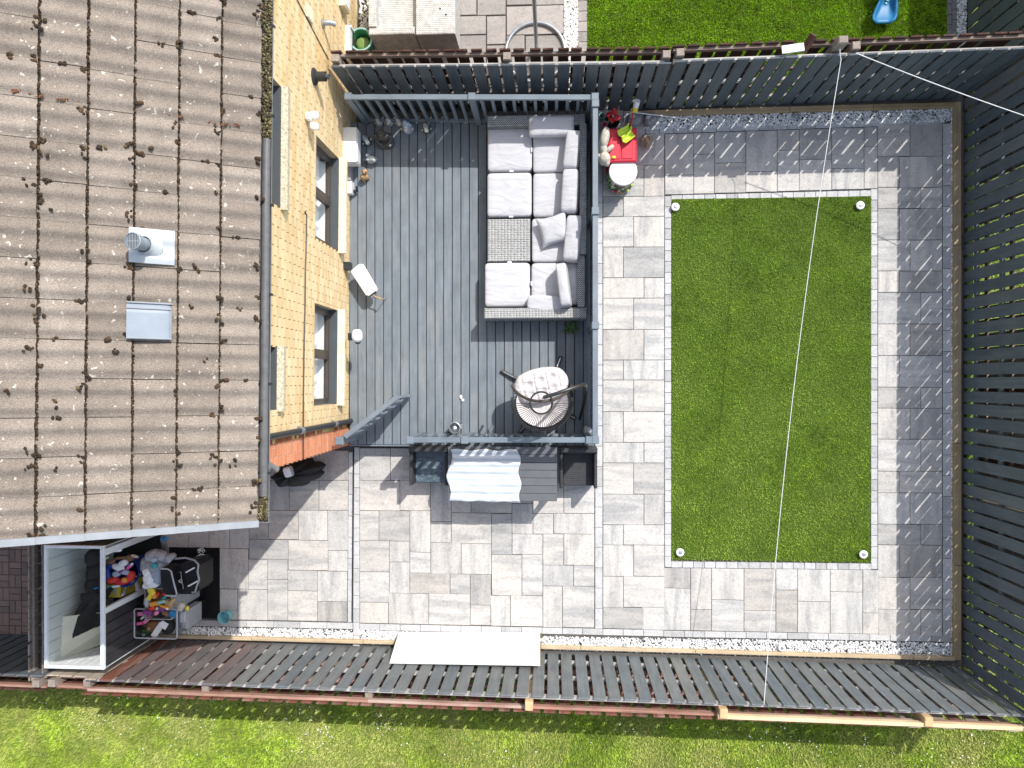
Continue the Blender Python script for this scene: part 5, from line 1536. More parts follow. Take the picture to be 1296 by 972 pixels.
# dark potted rosette
p = W(722, 415, ZD); t = thing('potted_plant', 'dark potted rosette plant in the shade behind the sofa armrest', 'plant', (p.x, p.y, ZD))
m_ = MB(); m_.lathe([(.0, 0), (.06, 0), (.08, .12), (.085, .125), (.072, .12), (.07, .10), (.0, .10)], n=20); m_.build('pot', M['stone_dark'], t, world=False, smooth=True)
for i in range(14):
    a = i * 2.4; r_ = .03 + .006 * i; m_ = MB(); m_.at((r_ * math.cos(a), r_ * math.sin(a), .14 - .003 * i), a, 0, -.35); m_.sup((0, 0, 0), (.04, .022, .006), .8, 1, 10, 6); m_.build('leaf', M['dkgreen'], t, world=False, smooth=True)
p = W(743, 546, ZD); t = thing('planter', 'small pale bag of compost in the southeast corner of the decking', 'bag', (p.x, p.y, ZD))
m_ = MB(); m_.sup((0, 0, .06), (.06, .10, .07), .7, .6, 16, 10, jit=.1, sd=8); m_.build('bag', M['greyc'], t, world=False, smooth=True)
p = W(583.5, 504, ZD); t = thing('scrap', 'tiny white crumpled scraps lying in the middle of the decking', 'litter', (p.x, p.y, ZD))
m_ = MB(); m_.sup((0, .02, .014), (.02, .03, .014), .8, .8, 8, 6, jit=.4); m_.sup((.03, -.03, .012), (.022, .02, .012), .8, .8, 8, 6, jit=.4, sd=3); m_.build('paper', M['white_plastic'], t, world=False)

# ------------------------------------------------------------------ dining set
ZT = .74
r = R4(567, 565.5, 705, 634, ZT)
t = thing('dining_table', 'charcoal slatted dining table partly covered by a white cloth', 'table', ((r[0] + r[2]) / 2, (r[1] + r[3]) / 2, 0))
n = 7
for i in range(n):
    y0 = r[1] + (r[3] - r[1]) * i / n; y1 = r[1] + (r[3] - r[1]) * (i + 1) / n
    m_ = MB(); m_.cbox(r[0], y0 + .002, ZT - .02, r[2], y1 - .002, ZT + random.uniform(-.0008, .0008), .004); m_.build('table_slat', M['table_slat'], t)
m_ = MB(); m_.box(r[0] + .02, r[1] + .02, ZT - .10, r[2] - .02, r[3] - .02, ZT - .022); m_.build('apron', M['wicker_dark'], t)
for (qx, qy) in ((0, 0), (1, 0), (0, 1), (1, 1)):
    m_ = MB(); xx = r[0] + .05 + qx * (r[2] - r[0] - .1); yy = r[1] + .05 + qy * (r[3] - r[1] - .1); m_.box(xx - .03, yy - .03, 0, xx + .03, yy + .03, ZT - .1); m_.build('leg', M['wicker_dark'], t)
# cloth: rumpled sheet that hangs a little over the south edge
q = R4(571, 567.5, 657, 634.5, ZT + .02)
def cloth(a, b_):
    x = q[0] + (q[2] - q[0]) * a; y = q[1] + (q[3] - q[1]) * b_
    l = 1 - a
    x += l ** 6 * (.03 * math.sin(b_ * 9 + .6) - .04 * (1 - abs(b_ - .5) * 2) - .055 * max(0, .28 - b_) / .28 + .035 * 0) + a ** 8 * (-.02 * math.sin(b_ * 14) + .02 * (1 - b_))
    y += (1 - b_) ** 8 * (-.02 * a + .008 * math.sin(a * 18)) + b_ ** 8 * (.014 * math.sin(a * 16) - .018)
    z = ZT + .024 + .006 * math.sin(b_ * 34 + a * 2) + .005 * math.sin(a * 13 + b_ * 7) + .003 * math.sin(a * 31 - b_ * 11)
    if y < r[1]: z -= min(.16, (r[1] - y) * 2.2)
    if b_ > .96: z += .012
    return (x, y, z)
m_ = MB(); m_.grid(cloth, 60, 50)
me = m_.mesh('tablecloth', M['cloth_striped'], True); o = bpy.data.objects.new('tablecloth', me); C.objects.link(o); WM[o.name] = Matrix.Identity(4)
so_ = o.modifiers.new('solid', 'SOLIDIFY'); so_.thickness = .004
tag(o, 'white striped crumpled cloth spread over the left half of the dining table', 'tablecloth')
def tub_chair(label, u0, v0, u1, v1, shine):
    a = R4(u0, v0, u1, v1, .62); x0, y0, x1, y1 = a
    t = thing('rattan_chair', label, 'chair', ((x0 + x1) / 2, (y0 + y1) / 2, 0), 0, 'rattan chairs at the dining table')
    w = .045
    for (q_) in ((x0, y0 + .02, x0 + w, y1 - .07), (x1 - w, y0 + .02, x1, y1 - .07)):
        m_ = MB(); m_.cbox(q_[0], q_[1], .03, q_[2], q_[3], .62, .012); m_.build('armrest', M['wicker_dark'], t)
    m_ = MB(); m_.cbox(x0, y1 - .068, .03, x1, y1, .68, .015); m_.build('backrest', M['wicker_dark'], t)
    m_ = MB(); m_.cbox(x0 + w + .002, y0 + .03, .30, x1 - w - .002, y1 - .07, .40, .01); m_.build('seat', M['wicker_dark'], t)
    if shine:
        m_ = MB(); m_.grid(lambda a_, b_: (x0 + w + .01 + (x1 - x0 - 2 * w - .02) * a_, y0 + .04 + (y1 - y0 - .12) * b_, .408 + .004 * math.sin(a_ * 9) * math.sin(b_ * 7)), 12, 12)
        m_.build('wet_seat_cover', M['seat_cover'], t, smooth=True)
    for (qx, qy) in ((0, 0), (1, 0), (0, 1), (1, 1)):
        m_ = MB(); xx = x0 + .03 + qx * (x1 - x0 - .06); yy = y0 + .05 + qy * (y1 - y0 - .09); m_.box(xx - .018, yy - .018, 0, xx + .018, yy + .018, .03 if 1 else 0); m_.build('leg', M['black_metal'], t)
    return t
sm = Mat('seat_cover', 0.25, 0, 0.6); co = sm.coord(rnd=False)
sm.color(sm.ramp(sm.noise(14, co, 5, .7), [(0.35, (0.03, 0.05, 0.07)), (0.6, (0.12, 0.16, 0.19)), (0.75, (0.42, 0.46, 0.48))])); sm.bump(sm.noise(40, co, 3), .5, .01)
M['seat_cover'] = sm.m
tub_chair('dark rattan chair left of the dining table, its seat covered in shiny wet plastic', 518, 566, 566.5, 616, True)
tub_chair('plain black rattan chair right of the dining table at the southeast deck corner', 708.5, 567, 756, 620, False)

# ------------------------------------------------------------------ toys by the rail
# red lid / toy chest
r = R4(769, 162, 806, 205, .60)
t = thing('toy_chest', 'bright red plastic toy chest with a ridged lid beside the deck rail', 'toy chest', ((r[0] + r[2]) / 2, (r[1] + r[3]) / 2, 0), 0)
m_ = MB(); m_.cbox(r[0] + .02, r[1] + .02, 0, r[2] - .02, r[3] - .02, .56, .02); m_.build('body', M['red'], t)
m_ = MB(); m_.cbox(r[0], r[1], .562, r[2], r[3], .60, .022); lid = m_.build('lid', M['red'], t)
m_ = MB(); m_.cbox(r[0] + .03, r[1] + .04, .595, r[0] + .18, r[3] - .04, .612, .008); m_.cbox(r[0] + .20, r[1] + .04, .595, r[2] - .06, r[3] - .04, .612, .008); m_.build('lid_panel', M['red'], lid)
m_ = MB(); p = W(777, 199, .62); m_.sup((p.x, p.y, .62), (.03, .022, .015), .8, .8, 10, 6); m_.build('knob', M['yellow'], t, smooth=True)
# plush dog
p = W(764.5, 184, .3)
t = thing('plush_toy', 'large cream plush dog lying along the deck rail beside the red chest', 'soft toy', (p.x, p.y, 0))
def blob(pts):
    m_ = MB()
    for (u, v, z, sx, sy, sz, rz) in pts:
        z += .38; c = W(u, v, z); m_.at((c.x, c.y, z), rz); m_.sup((0, 0, 0), (sx, sy, sz * 1.3), .85, .85, 18, 10, jit=.05)
    return m_
blob([(765, 175, .28, .07, .16, .10, -.2), (763, 187, .24, .06, .13, .09, .15)]).build('body', M['plush'], t, smooth=True)
blob([(765, 201, .25, .085, .09, .09, 0), (768, 206, .25, .045, .05, .05, 0)]).build('head', M['plush'], t, smooth=True)
blob([(760, 200, .27, .03, .07, .03, .6)]).build('ear', M['plush'], t, smooth=True)
blob([(772, 188, .26, .035, .07, .04, -.9)]).build('paw', M['plush'], t, smooth=True)
blob([(759, 194, .18, .035, .09, .05, -.3)]).build('paw', M['plush'], t, smooth=True)
# barrel stool with round white lid and floral side
p = W(788.5, 217.5, .52)
t_pl = t
m_ = MB(); c = W(764, 186, .5); m_.sup((c.x, c.y, .24), (.06, .17, .26), .7, .8, 18, 10, jit=.05); m_.build('haunch', M['plush'], t_pl, smooth=True)
t = thing('toy_drum', 'round tub with white lid and colourful flowers round its side', 'tub', (p.x, p.y, 0))
m_ = MB(); m_.lathe([(.0, 0), (.17, 0), (.185, .25), (.185, .50), (.0, .50)], n=32); m_.build('tub', M['dkgreen'], t, world=False, smooth=True)
m_ = MB(); m_.lathe([(.195, .49), (.205, .505), (.205, .54), (.195, .55), (.0, .555)], n=40); m_.build('lid', M['white_gloss'], t, world=False, smooth=True)
rr = random.Random(4)
for i in range(46):
    a = rr.uniform(math.pi * .95, math.pi * 2.05); z = rr.uniform(.04, .46); rad = .187
    m_ = MB(); m_.sup((rad * math.cos(a), rad * math.sin(a), z), (.022, .022, .024), .8, .8, 7, 5)
    m_.build('flower', M[rr.choice(['red', 'lime', 'leaf', 'white', 'leaf', 'beige', 'green', 'scarlet', 'pink', 'lime'])], t, world=False)
# red and mint stacking toy
p = W(774, 147, .3)
t = thing('windmill_toy', 'red round blades of a toy windmill in the north corner by the rail', 'toy', (p.x, p.y, 0))
for k in range(4):
    a = k * math.pi / 2 + .5; c = W(776 + 5.5 * math.cos(a), 147 + 5.5 * math.sin(a), .34); m_ = MB(); m_.at((c.x, c.y, .34), a, .35, .25); m_.sup((0, 0, 0), (.058, .04, .012), .7, .9, 14, 8); m_.build('blade', M['scarlet' if k % 2 else 'red'], t, smooth=True)
m_ = MB(); c = W(776, 147, .36); m_.tube([(c.x, c.y, 0), (c.x, c.y, .37)], .012, 8); m_.build('stem', M['white'], t)
t = thing('stacking_cups', 'mint and pink plastic cups stacked beside the toy windmill', 'toy', (W(765, 150).x, W(765, 150).y, 0))
for (u, v, z, col, rad) in ((762, 146, .20, 'mint', .045), (768, 150, .24, 'mint', .05), (765, 157, .26, 'pink', .045)):
    c = W(u, v, z); m_ = MB(); m_.lathe([(rad * .8, 0), (rad, z), (rad * .85, z), (rad * .7, .03), (0, .03)], c=(c.x, c.y, 0), n=16); m_.build('cup', M[col], t, smooth=True)
c = W(776, 155, .1)
t = thing('black_bucket', 'small black bucket in the shade below the toy windmill', 'bucket', (c.x, c.y, 0))
m_ = MB(); m_.lathe([(.0, .0), (.08, .0), (.10, .16), (.09, .16), (.072, .02), (0, .02)], n=20); m_.build('body', M['black_plastic'], t, world=False, smooth=True)
# lime scoops (pair)
t = thing('scoop', 'pair of lime green toy scoops lying on the red chest', 'toy', (W(793, 173).x, W(793, 173).y, .41))
for (u, v, rz) in ((790, 167, .55), (795, 174.5, .62)):
    c = W(u, v, .65); m_ = MB(); m_.at((c.x, c.y, .645), rz); 
    m_.grid(lambda a, b_: ((a - .5) * .20 * (1 - .25 * abs(b_ - .5)), (b_ - .5) * .10 * (1 - .5 * max(0, a - .6)), .045 * (2 * b_ - 1) ** 2 + .02 * (1 - a)), 12, 10)
    ob_ = m_.build('scoop_bowl', M['lime'], t, smooth=True); md = ob_.modifiers.new('s', 'SOLIDIFY'); md.thickness = .006
c1, c2 = W(795, 157, .46), W(798, 164, .46)
for (a, b_) in ((W(791, 163, .66), W(796, 156, .68)), (W(797, 168, .66), W(799, 160, .68))):
    m_ = MB(); m_.tube([a, b_], .014, 8); m_.build('handle', M['lime'], t, smooth=True)
# bubble bottle hanging on the pole
t = thing('bubble_wand', 'white and yellow toy bottle on a red stick leaning against the fence', 'toy', (W(797, 160).x, W(797, 160).y, .4))
m_ = MB(); m_.tube([W(797, 163, .42), W(802, 141, .62)], .012, 8); m_.build('stick', M['scarlet'], t, smooth=True)
m_ = MB(); m_.tube([W(803, 141, .62), W(804.5, 135, .68)], .042, 12); m_.build('yellow_band', M['yellow'], t, smooth=True)
m_ = MB(); m_.tube([W(804.5, 135, .68), W(806.5, 127.5, .76)], [.042, .046], 12); m_.build('bottle', M['white'], t, smooth=True)
# bamboo stick / hose lying to the right
t = thing('cane', 'thin white cane lying over the stones towards the gravel', 'cane', (W(840, 148).x, W(840, 148).y, .2))
m_ = MB(); m_.tube([W(788, 159, .05), W(792, 147, .28), W(800, 142, .33), W(830, 145.5, .25), W(872, 151, .06)], .008, 6); m_.build('stick', M['white'], t)
# stone frogs / rocks
for (u, v, s, lb) in ((802, 154, .115, 'grey rounded stone ornament behind the red chest'), (822, 154.5, .105, 'carved grey stone ornament with a spiral face at the start of the gravel')):
    p = W(u, v, 0); t = thing('stone_ornament', lb, 'ornament', (p.x, p.y, 0), .3, 'stone ornaments by the fence')
    m_ = MB(); m_.sup((0, 0, .09), (s, s * .9, .09), .9, .9, 20, 12, jit=.14, sd=int(u)); m_.build('body', M['stone_grey'], t, world=False, smooth=True)
    m_ = MB(); m_.sup((-s * .3, s * .3, .17), (s * .4, s * .35, .04), .9, .9, 12, 8, jit=.1); m_.build('head', M['stone_pale'], t, world=False, smooth=True)
    m_ = MB(); m_.tube([(s * .75 * math.cos(a), s * .7 * math.sin(a), .12) for a in np.linspace(2.2, 6.2, 14)], .02, 8); m_.build('rim', M['stone_grey'], t, world=False, smooth=True)
# wire ball
p = W(819, 178.5, .09); t = thing('wire_ball', 'rusty and white tangled wire ball on the grey paving right of the chest', 'ornament', (p.x, p.y, 0))
rr = random.Random(9)
for i in range(14):
    ax = Vector((rr.gauss(0, 1), rr.gauss(0, 1), rr.gauss(0, 1))).normalized(); b1 = ax.orthogonal().normalized(); b2 = ax.cross(b1); off = rr.uniform(-.04, .04); rad = math.sqrt(.095 ** 2 - off ** 2)
    m_ = MB(); m_.tube([Vector((0, 0, .095)) + ax * off + (b1 * math.cos(a) + b2 * math.sin(a)) * rad for a in np.linspace(0, 2 * math.pi, 20)[:-1]], .0065, 5, closed=True)
    m_.build('wire', M['terracotta' if i % 3 else 'stone_pale'], t, world=False)

# ------------------------------------------------------------------ solar lights
def solar(u, v, label, z=0.03, r_=.062, grp='white round lights at the turf corners', body='white_gloss'):
    p = W(u, v, z + .04); t = thing('garden_light', label, 'light', (p.x, p.y, 0), 0, grp)
    m_ = MB(); m_.lathe([(.015, -.02), (.015, .02), (r_ * .8, .03), (r_, .045), (r_, .058), (r_ * .8, .068), (r_ * .45, .066)], c=(0, 0, z - .03), n=24); m_.build('case', M[body], t, world=False, smooth=True)
    m_ = MB(); m_.lathe([(r_ * .5, .066), (r_ * .42, .074), (0, .078)], c=(0, 0, z - .03), n=16); m_.build('lens', M['steel'], t, world=False, smooth=True)
solar(855, 261.5, 'round white light at the top left corner of the central turf panel'); solar(1089.5, 259.5, 'round white light at the top right corner of the central turf panel')
solar(861, 699.5, 'round white light at the bottom left corner of the central turf panel'); solar(1093.5, 702, 'round white light at the bottom right corner of the central turf panel')
G2 = 'glassy ground lights in the gravel strip'
solar(1007.5, 146.5, 'round glassy light in the shaded north gravel, left of its pair', .02, .055, G2, 'steel'); solar(1160, 149, 'round glassy light in the shaded north gravel near the corner', .02, .05, G2, 'steel')
solar(990, 820.5, 'round white light half sunk in the sunny south gravel', .02, .055, G2, 'white_gloss'); solar(1197, 825.5, 'round light with brown centre in the shaded southeast gravel corner', .02, .05, G2, 'white_gloss')
# white spiral ornament in the gravel
p = W(270, 800, .02); t = thing('spiral_ornament', 'white spiral shell ornament lying in the gravel by the bucket', 'ornament', (p.x, p.y, 0))
m_ = MB(); m_.tube([((.008 + .0063 * a) * math.cos(a), (.008 + .0063 * a) * math.sin(a), .03 + .002 * a) for a in np.linspace(0, 11, 50)], .013, 8); m_.build('coil', M['white_plastic'], t, world=False, smooth=True)

# ------------------------------------------------------------------ white panel leaning on the fence
b0, b1 = W(505, 799.5, .02), W(683, 800.5, .02)
zt_ = .70
t0_, t1_ = W(493, 838.5, zt_), W(683, 841.5, zt_)
t = thing('laminate_board', 'long plain white board leaning against the south fence', 'board', ((b0.x + b1.x) / 2, b0.y, 0))
nrm = (b1 - b0).cross(t0_ - b0).normalized()
if nrm.z < 0: nrm = -nrm
m_ = MB(); k = -nrm * .018
m_.add([b0, b1, t1_, t0_, b0 + k, b1 + k, t1_ + k, t0_ + k], [(0, 1, 2, 3), (7, 6, 5, 4), (0, 4, 5, 1), (1, 5, 6, 2), (2, 6, 7, 3), (3, 7, 4, 0)])
m_.build('panel', M['white_gloss'], t)
m_ = MB()
for (a, b_) in ((b0, t0_), (b1, t1_)):
    m_.tube([a + k * 1.3, b_ + k * 1.3], .012, 5)
m_.build('edge_batten', M['sleeper'], t)

# ------------------------------------------------------------------ metal shed without roof
ZH = 1.55
rx0, ry0, rx1, ry1 = R4(58, 692, 130, 844.5, ZH)
t = thing('metal_shed', 'small roofless metal shed with white rim, pale ribbed inside and dark front', 'shed', ((rx0 + rx1) / 2, (ry0 + ry1) / 2, 0))
shed = t
def ribbed(name, axis, fix, a0, a1, z0, z1, pitch, depth, mat, sign):
    m_ = MB(); n = max(1, int(round((a1 - a0) / pitch))); pts = []
    for i in range(n):
        b_ = a0 + (a1 - a0) * i / n; w = (a1 - a0) / n
        pts += [(b_, 0), (b_ + w * .80, 0), (b_ + w * .86, depth), (b_ + w * .96, depth)]
    pts.append((a1, 0))
    vs = []; fs = []
    for z in (z0, z1):
        for (p_, d_2) in pts:
            c_ = fix + sign * d_2
            vs.append((c_, p_, z) if axis == 'y' else (p_, c_, z))
    n2 = len(pts)
    for i in range(n2 - 1): fs.append((i, i + 1, n2 + i + 1, n2 + i))
    m_.add(vs, fs); return m_.build(name, mat, t)
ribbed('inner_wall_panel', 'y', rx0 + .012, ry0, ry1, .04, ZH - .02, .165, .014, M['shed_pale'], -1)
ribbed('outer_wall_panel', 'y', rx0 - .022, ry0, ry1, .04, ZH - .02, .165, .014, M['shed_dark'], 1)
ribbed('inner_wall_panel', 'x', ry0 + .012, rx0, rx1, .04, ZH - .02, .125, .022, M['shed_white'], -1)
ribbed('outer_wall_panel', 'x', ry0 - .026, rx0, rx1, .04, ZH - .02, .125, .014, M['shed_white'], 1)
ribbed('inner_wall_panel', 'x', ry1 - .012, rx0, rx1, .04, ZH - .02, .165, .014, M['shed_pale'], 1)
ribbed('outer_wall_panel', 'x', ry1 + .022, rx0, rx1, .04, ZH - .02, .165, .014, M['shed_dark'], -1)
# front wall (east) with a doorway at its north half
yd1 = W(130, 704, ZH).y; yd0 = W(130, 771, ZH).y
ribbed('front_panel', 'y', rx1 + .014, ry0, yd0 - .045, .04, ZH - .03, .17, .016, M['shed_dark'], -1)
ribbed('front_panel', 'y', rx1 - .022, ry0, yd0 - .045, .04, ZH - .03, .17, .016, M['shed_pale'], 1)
for (ya_, yb_2) in ((yd0 - .085, yd0), (yd1, yd1 + .09)):
    m_ = MB(); m_.box(rx1 - .03, ya_, .03, rx1 + .014, yb_2, ZH - .03); m_.build('door_post', M['shed_white'], t)
w = .045
for (nm, q_) in (('rim', (rx0 - .02, ry0 - .02, rx1 + .022, ry0 + .025)), ('rim', (rx0 - .02, ry1 - .02, rx1 + .022, ry1 + .02)), ('rim', (rx0 - .02, ry0 + .027, rx0 + .018, ry1 - .022)), ('rim', (rx1 - .03, ry0 + .027, rx1 + .022, ry1 - .022))):
    m_ = MB(); m_.cbox(q_[0], q_[1], ZH - .03, q_[2], q_[3], ZH + .015, .005); m_.build(nm, M['shed_white'], t)
m_ = MB(); m_.box(rx0, ry0, .0, rx1, ry1, .035); m_.build('floor', M['black_gap'], t)
# leaning cream board inside
a0_, a1_ = W(66, 781, ZH - .25), W(72, 838, ZH - .12)
t = thing('leaning_board', 'smooth cream coloured board leaning inside the open metal shed', 'board', (rx0 + .15, ry0 + .3, .04))
p0, p1, p2, p3 = W(63, 782, ZH - .20), W(68, 838, ZH - .2), Vector((rx1 - .20, ry0 + .10, .32)), Vector((rx1 - .12, ry0 + .50, .55))
m_ = MB(); kk = Vector((-.012, -.012, -.012)); m_.add([p0, p1, p2, p3, p0 + kk, p1 + kk, p2 + kk, p3 + kk], [(0, 1, 2, 3), (7, 6, 5, 4), (0, 4, 5, 1), (1, 5, 6, 2), (2, 6, 7, 3), (3, 7, 4, 0)])
m_.build('sheet', M['board_cream'], t)
# black sack inside
t = thing('black_sack', 'creased black cloth sack propped against the cream board in the shed', 'bag', (rx1 - .2, ry0 + .6, .04))
q0, q1, q2, q3 = W(104, 752, 1.05), W(88, 809, 1.12), W(128, 812, .75), W(140, 745, .8)
def sack(a, b_):
    p = (q0 * (1 - a) + q3 * a) * (1 - b_) + (q1 * (1 - a) + q2 * a) * b_
    return p + Vector((.03 * math.sin(b_ * 9 + a * 3), .02 * math.sin(a * 8), .05 * math.sin(a * 3.1) * math.sin(b_ * 3.1) + .02 * math.sin(a * 11 + b_ * 7)))
m_ = MB(); m_.grid(sack, 16, 16); ob_ = m_.build('cloth', M['black_cloth'], t, smooth=True); md = ob_.modifiers.new('s', 'SOLIDIFY'); md.thickness = .05; md.offset = -1
t = thing('black_sack', 'lumpy black sack hanging in the north corner of the metal shed', 'bag', (rx1 - .2, ry1 - .4, .04))
m_ = MB()
for (u, v, z, s) in ((118, 705, 1.1, .13), (121, 722, 1.0, .15), (119, 738, .95, .14), (126, 730, .8, .16)):
    c = W(u, v, z); m_.sup((c.x, c.y, c.z), (s * .6, s, s * 1.2), .9, .9, 14, 8, jit=.12, sd=int(v))
m_.build('cloth', M['black_cloth'], t, smooth=True)
m_ = MB(); m_.tube([W(119, 745, 1.2), W(124, 744, 1.15)], .012, 6); m_.build('strap', M['sky'], t)

# clutter: helper for small coloured pieces
PZ = 0.0
def piece(t, kind, u, v, z, s, col, rz=0.0, name=None, rx=0.0, ry=0.0, sd=0):
    z += PZ; c = W(u, v, z); m_ = MB(); m_.at((c.x, c.y, z), rz, rx, ry)
    if kind == 'blob': m_.sup((0, 0, 0), s, .8, .8, 14, 9, jit=.16, sd=sd)
    elif kind == 'box': m_.cbox(-s[0], -s[1], -s[2], s[0], s[1], s[2], min(s) * .3)
    elif kind == 'cyl': m_.lathe([(0, -s[2]), (s[0], -s[2]), (s[0], s[2] * .8), (s[0] * .8, s[2]), (0, s[2])], n=16)
    return m_.build(name or {'blob': 'cloth', 'box': 'toy_block', 'cyl': 'toy_cup'}[kind], M[col], t, smooth=kind != 'box')
# basket of clothes in the doorway
c = W(152, 726, .78)
t = thing('laundry_basket', 'round basket heaped with red, white and blue clothes in the shed doorway', 'basket', (c.x, c.y, 0))
m_ = MB(); m_.lathe([(.12, 0), (.20, .62), (.235, .66), (.235, .68), (.21, .67), (.18, .60), (.1, .05), (0, .05)], n=26); m_.build('basket', M['blue'], t, world=False, smooth=True)
rr = random.Random(3)
for (u, v, z, s, col, rz) in ((143, 734, .80, (.10, .05, .045), 'scarlet', .2), (155, 736, .80, (.12, .05, .045), 'red', .15), (166, 729, .82, (.06, .08, .05), 'scarlet', -.4), (158, 734, .84, (.05, .04, .03), 'orange', .1),
                              (150, 718, .84, (.10, .05, .04), 'white', -.25), (156, 713, .86, (.08, .05, .04), 'white', .5), (142, 716, .82, (.09, .04, .04), 'blue', .1), (160, 712, .82, (.08, .04, .035), 'blue', -.6),
                              (136, 726, .80, (.05, .12, .04), 'blue', .2), (148, 726, .84, (.07, .045, .04), 'bluegrey', .3), (159, 724, .84, (.07, .04, .035), 'bluegrey', -.2), (164, 717, .87, (.06, .025, .025), 'hotpink', .7),
                              (167, 714, .88, (.028, .02, .02), 'white', .7), (141, 711, .84, (.07, .03, .03), 'brown', .3), (165, 706, .85, (.06, .05, .03), 'brown', 0), (153, 706, .85, (.10, .022, .025), 'brown', .1),
                              (171, 704, .88, (.06, .02, .02), 'beige', -.3), (135, 706, .84, (.035, .02, .02), 'beige', .4), (153, 723, .86, (.05, .02, .02), 'purple', .5), (147, 742, .80, (.07, .02, .02), 'white', .1)):
    piece(t, 'blob', u, v, z, s, col, rz, 'garment', sd=int(u * v) % 97)
# toy box below the basket
c = W(141, 750, .55)
t = thing('toy_carton', 'yellow and pale blue toy carton under the clothes basket by the shed door', 'box', (c.x, c.y, 0))
r = R4(131, 741, 151, 757, .62); m_ = MB(); m_.cbox(r[0], r[1], 0, r[2], r[3], .60, .01); m_.build('carton', M['yellow'], t)
m_ = MB(); m_.box(r[0] + .01, (r[1] + r[3]) / 2, .601, r[2] - .06, r[3] - .01, .606); m_.build('printed_panel', M['aqua'], t)
m_ = MB(); m_.box(r[0] + .05, r[1] + .03, .601, r[0] + .13, r[1] + .06, .607); m_.build('printed_panel', M['lime'], t)
m_ = MB(); m_.box(r[2] - .10, r[1] + .03, .601, r[2] - .05, r[3] - .05, .608); m_.build('printed_panel', M['beige'], t)
t = thing('cable_bundle', 'white plug and cable ends dangling beside the clothes basket', 'cable', W(165, 745, .5))
for (a, b_) in (((150, 740), (178, 727)), ((156, 751), (160, 742)), ((160, 742), (170, 735)), ((172, 733), (175, 745))):
    m_ = MB(); m_.tube([W(a[0], a[1], .62), W(b_[0], b_[1], .66)], .010, 6); m_.build('cable', M['greyc'], t)
m_ = MB(); m_.tube([W(154, 754, .6), W(158, 749, .6)], .02, 8); m_.build('plug', M['white'], t)
m_ = MB(); m_.tube([W(172, 735, .6), W(176, 750, .6)], [.02, .045], 10); m_.build('lamp_shade', M['greyc'], t)
m_ = MB(); c = W(148, 696, 1.1); m_.sup((c.x, c.y, 1.1), (.07, .03, .03), .8, .8, 12, 8, jit=.2); m_.build('white_cap', M['white'], t)

# bins and bags outside the doorway
PZ = 0.40
c = W(199, 709, .6); t = thing('grey_bag', 'grey crumpled plastic bag standing behind the white bags at the shed door', 'bag', (c.x, c.y, 0), 0, 'bags by the shed door')
for (u, v, z, s, rz) in ((193, 703, .62, (.10, .08, .10), .5), (203, 703, .60, (.10, .07, .10), -.5), (213, 706, .55, (.11, .06, .09), .3), (199, 714, .5, (.15, .12, .16), 0), (190, 712, .45, (.08, .12, .20), 0)):
    piece(t, 'blob', u, v, z, s, 'grey_plastic', rz, 'fold', sd=int(u))
c = W(195, 732, .5); t = thing('white_bag', 'white plastic bag of rubbish between the grey bag and the black case', 'bag', (c.x, c.y, 0), 0, 'bags by the shed door')
for (u, v, z, s, rz) in ((190, 733, .60, (.10, .09, .07), .3), (186, 724, .62, (.06, .06, .05), .3), (194, 738, .58, (.10, .07, .06), .1), (201, 728, .56, (.09, .14, .10), -.4), (184, 717, .6, (.045, .03, .03), .6), (186, 741, .52, (.06, .05, .05), 0)):
    piece(t, 'blob', u, v, z, s, 'white' if u < 197 else 'bluegrey', rz, 'fold', sd=int(v))
piece(t, 'cyl', 196, 708, .68, (.035, .035, .05), 'bluegrey', 0, 'bottle'); piece(t, 'cyl', 196, 716, .68, (.038, .038, .03), 'teal', 0, 'bottle_cap'); piece(t, 'blob', 213, 708, .60, (.04, .05, .03), 'greyc', .4, 'fold')
# black case with light trim
t = thing('black_case', 'black rounded storage case with a pale trim line lying on the toy bins', 'case', W(220, 736, .4))
def q_(u, v, z): return W(u, v, z)
def casef(a, b_): return None
z1 = 1.12
outline = [(203, 723), (204, 719.5), (213, 720), (217, 723), (220, 736), (224, 751), (223, 754), (210, 753.5), (207, 749), (204, 736)]
m_ = MB(); n = len(outline)
top_ = [W(u, v, z1) for (u, v) in outline]; bot = [Vector((W(u, v, z1).x, W(u, v, z1).y, z1 - .30)) for (u, v) in outline]
m_.add(top_ + bot, [tuple(reversed(range(n)))] + [(i, (i + 1) % n, n + (i + 1) % n, n + i) for i in range(n)]); m_.build('lid', M['black_plastic'], t)
m_ = MB(); m_.tube([p + Vector((0, 0, .008)) for p in top_[1:8]], .012, 6); m_.build('trim', M['greyc'], t, smooth=True)
ov = [(216, 722), (228, 706 + 8), (246, 710), (252, 716), (252, 745), (245, 752), (226, 752)]
top2 = [W(u, v, .98 if u < 240 else .94) for (u, v) in ov]; bot2 = [Vector((W(u, v, .98).x, W(u, v, .98).y, .55)) for (u, v) in ov]; n = len(ov)
m_ = MB(); m_.add(top2 + bot2, [tuple(reversed(range(n)))] + [(i, (i + 1) % n, n + (i + 1) % n, n + i) for i in range(n)]); m_.build('body', M['black_plastic'], t)
m_ = MB(); m_.tube([W(u, v, .99) for (u, v) in ((222, 707), (235, 706), (246, 709), (251, 714), (250, 724), (252, 734), (249, 742), (247, 749), (243, 750))], .014, 8); m_.build('handle', M['grey_plastic'], t, smooth=True)
for (a, b_) in (((235, 724.5), (246, 718.5)), ((238, 742), (250, 735.5))):
    m_ = MB(); m_.tube([W(a[0], a[1], 1.0), W(b_[0], b_[1], 1.0)], .011, 6); m_.build('bar', M['white'], t)
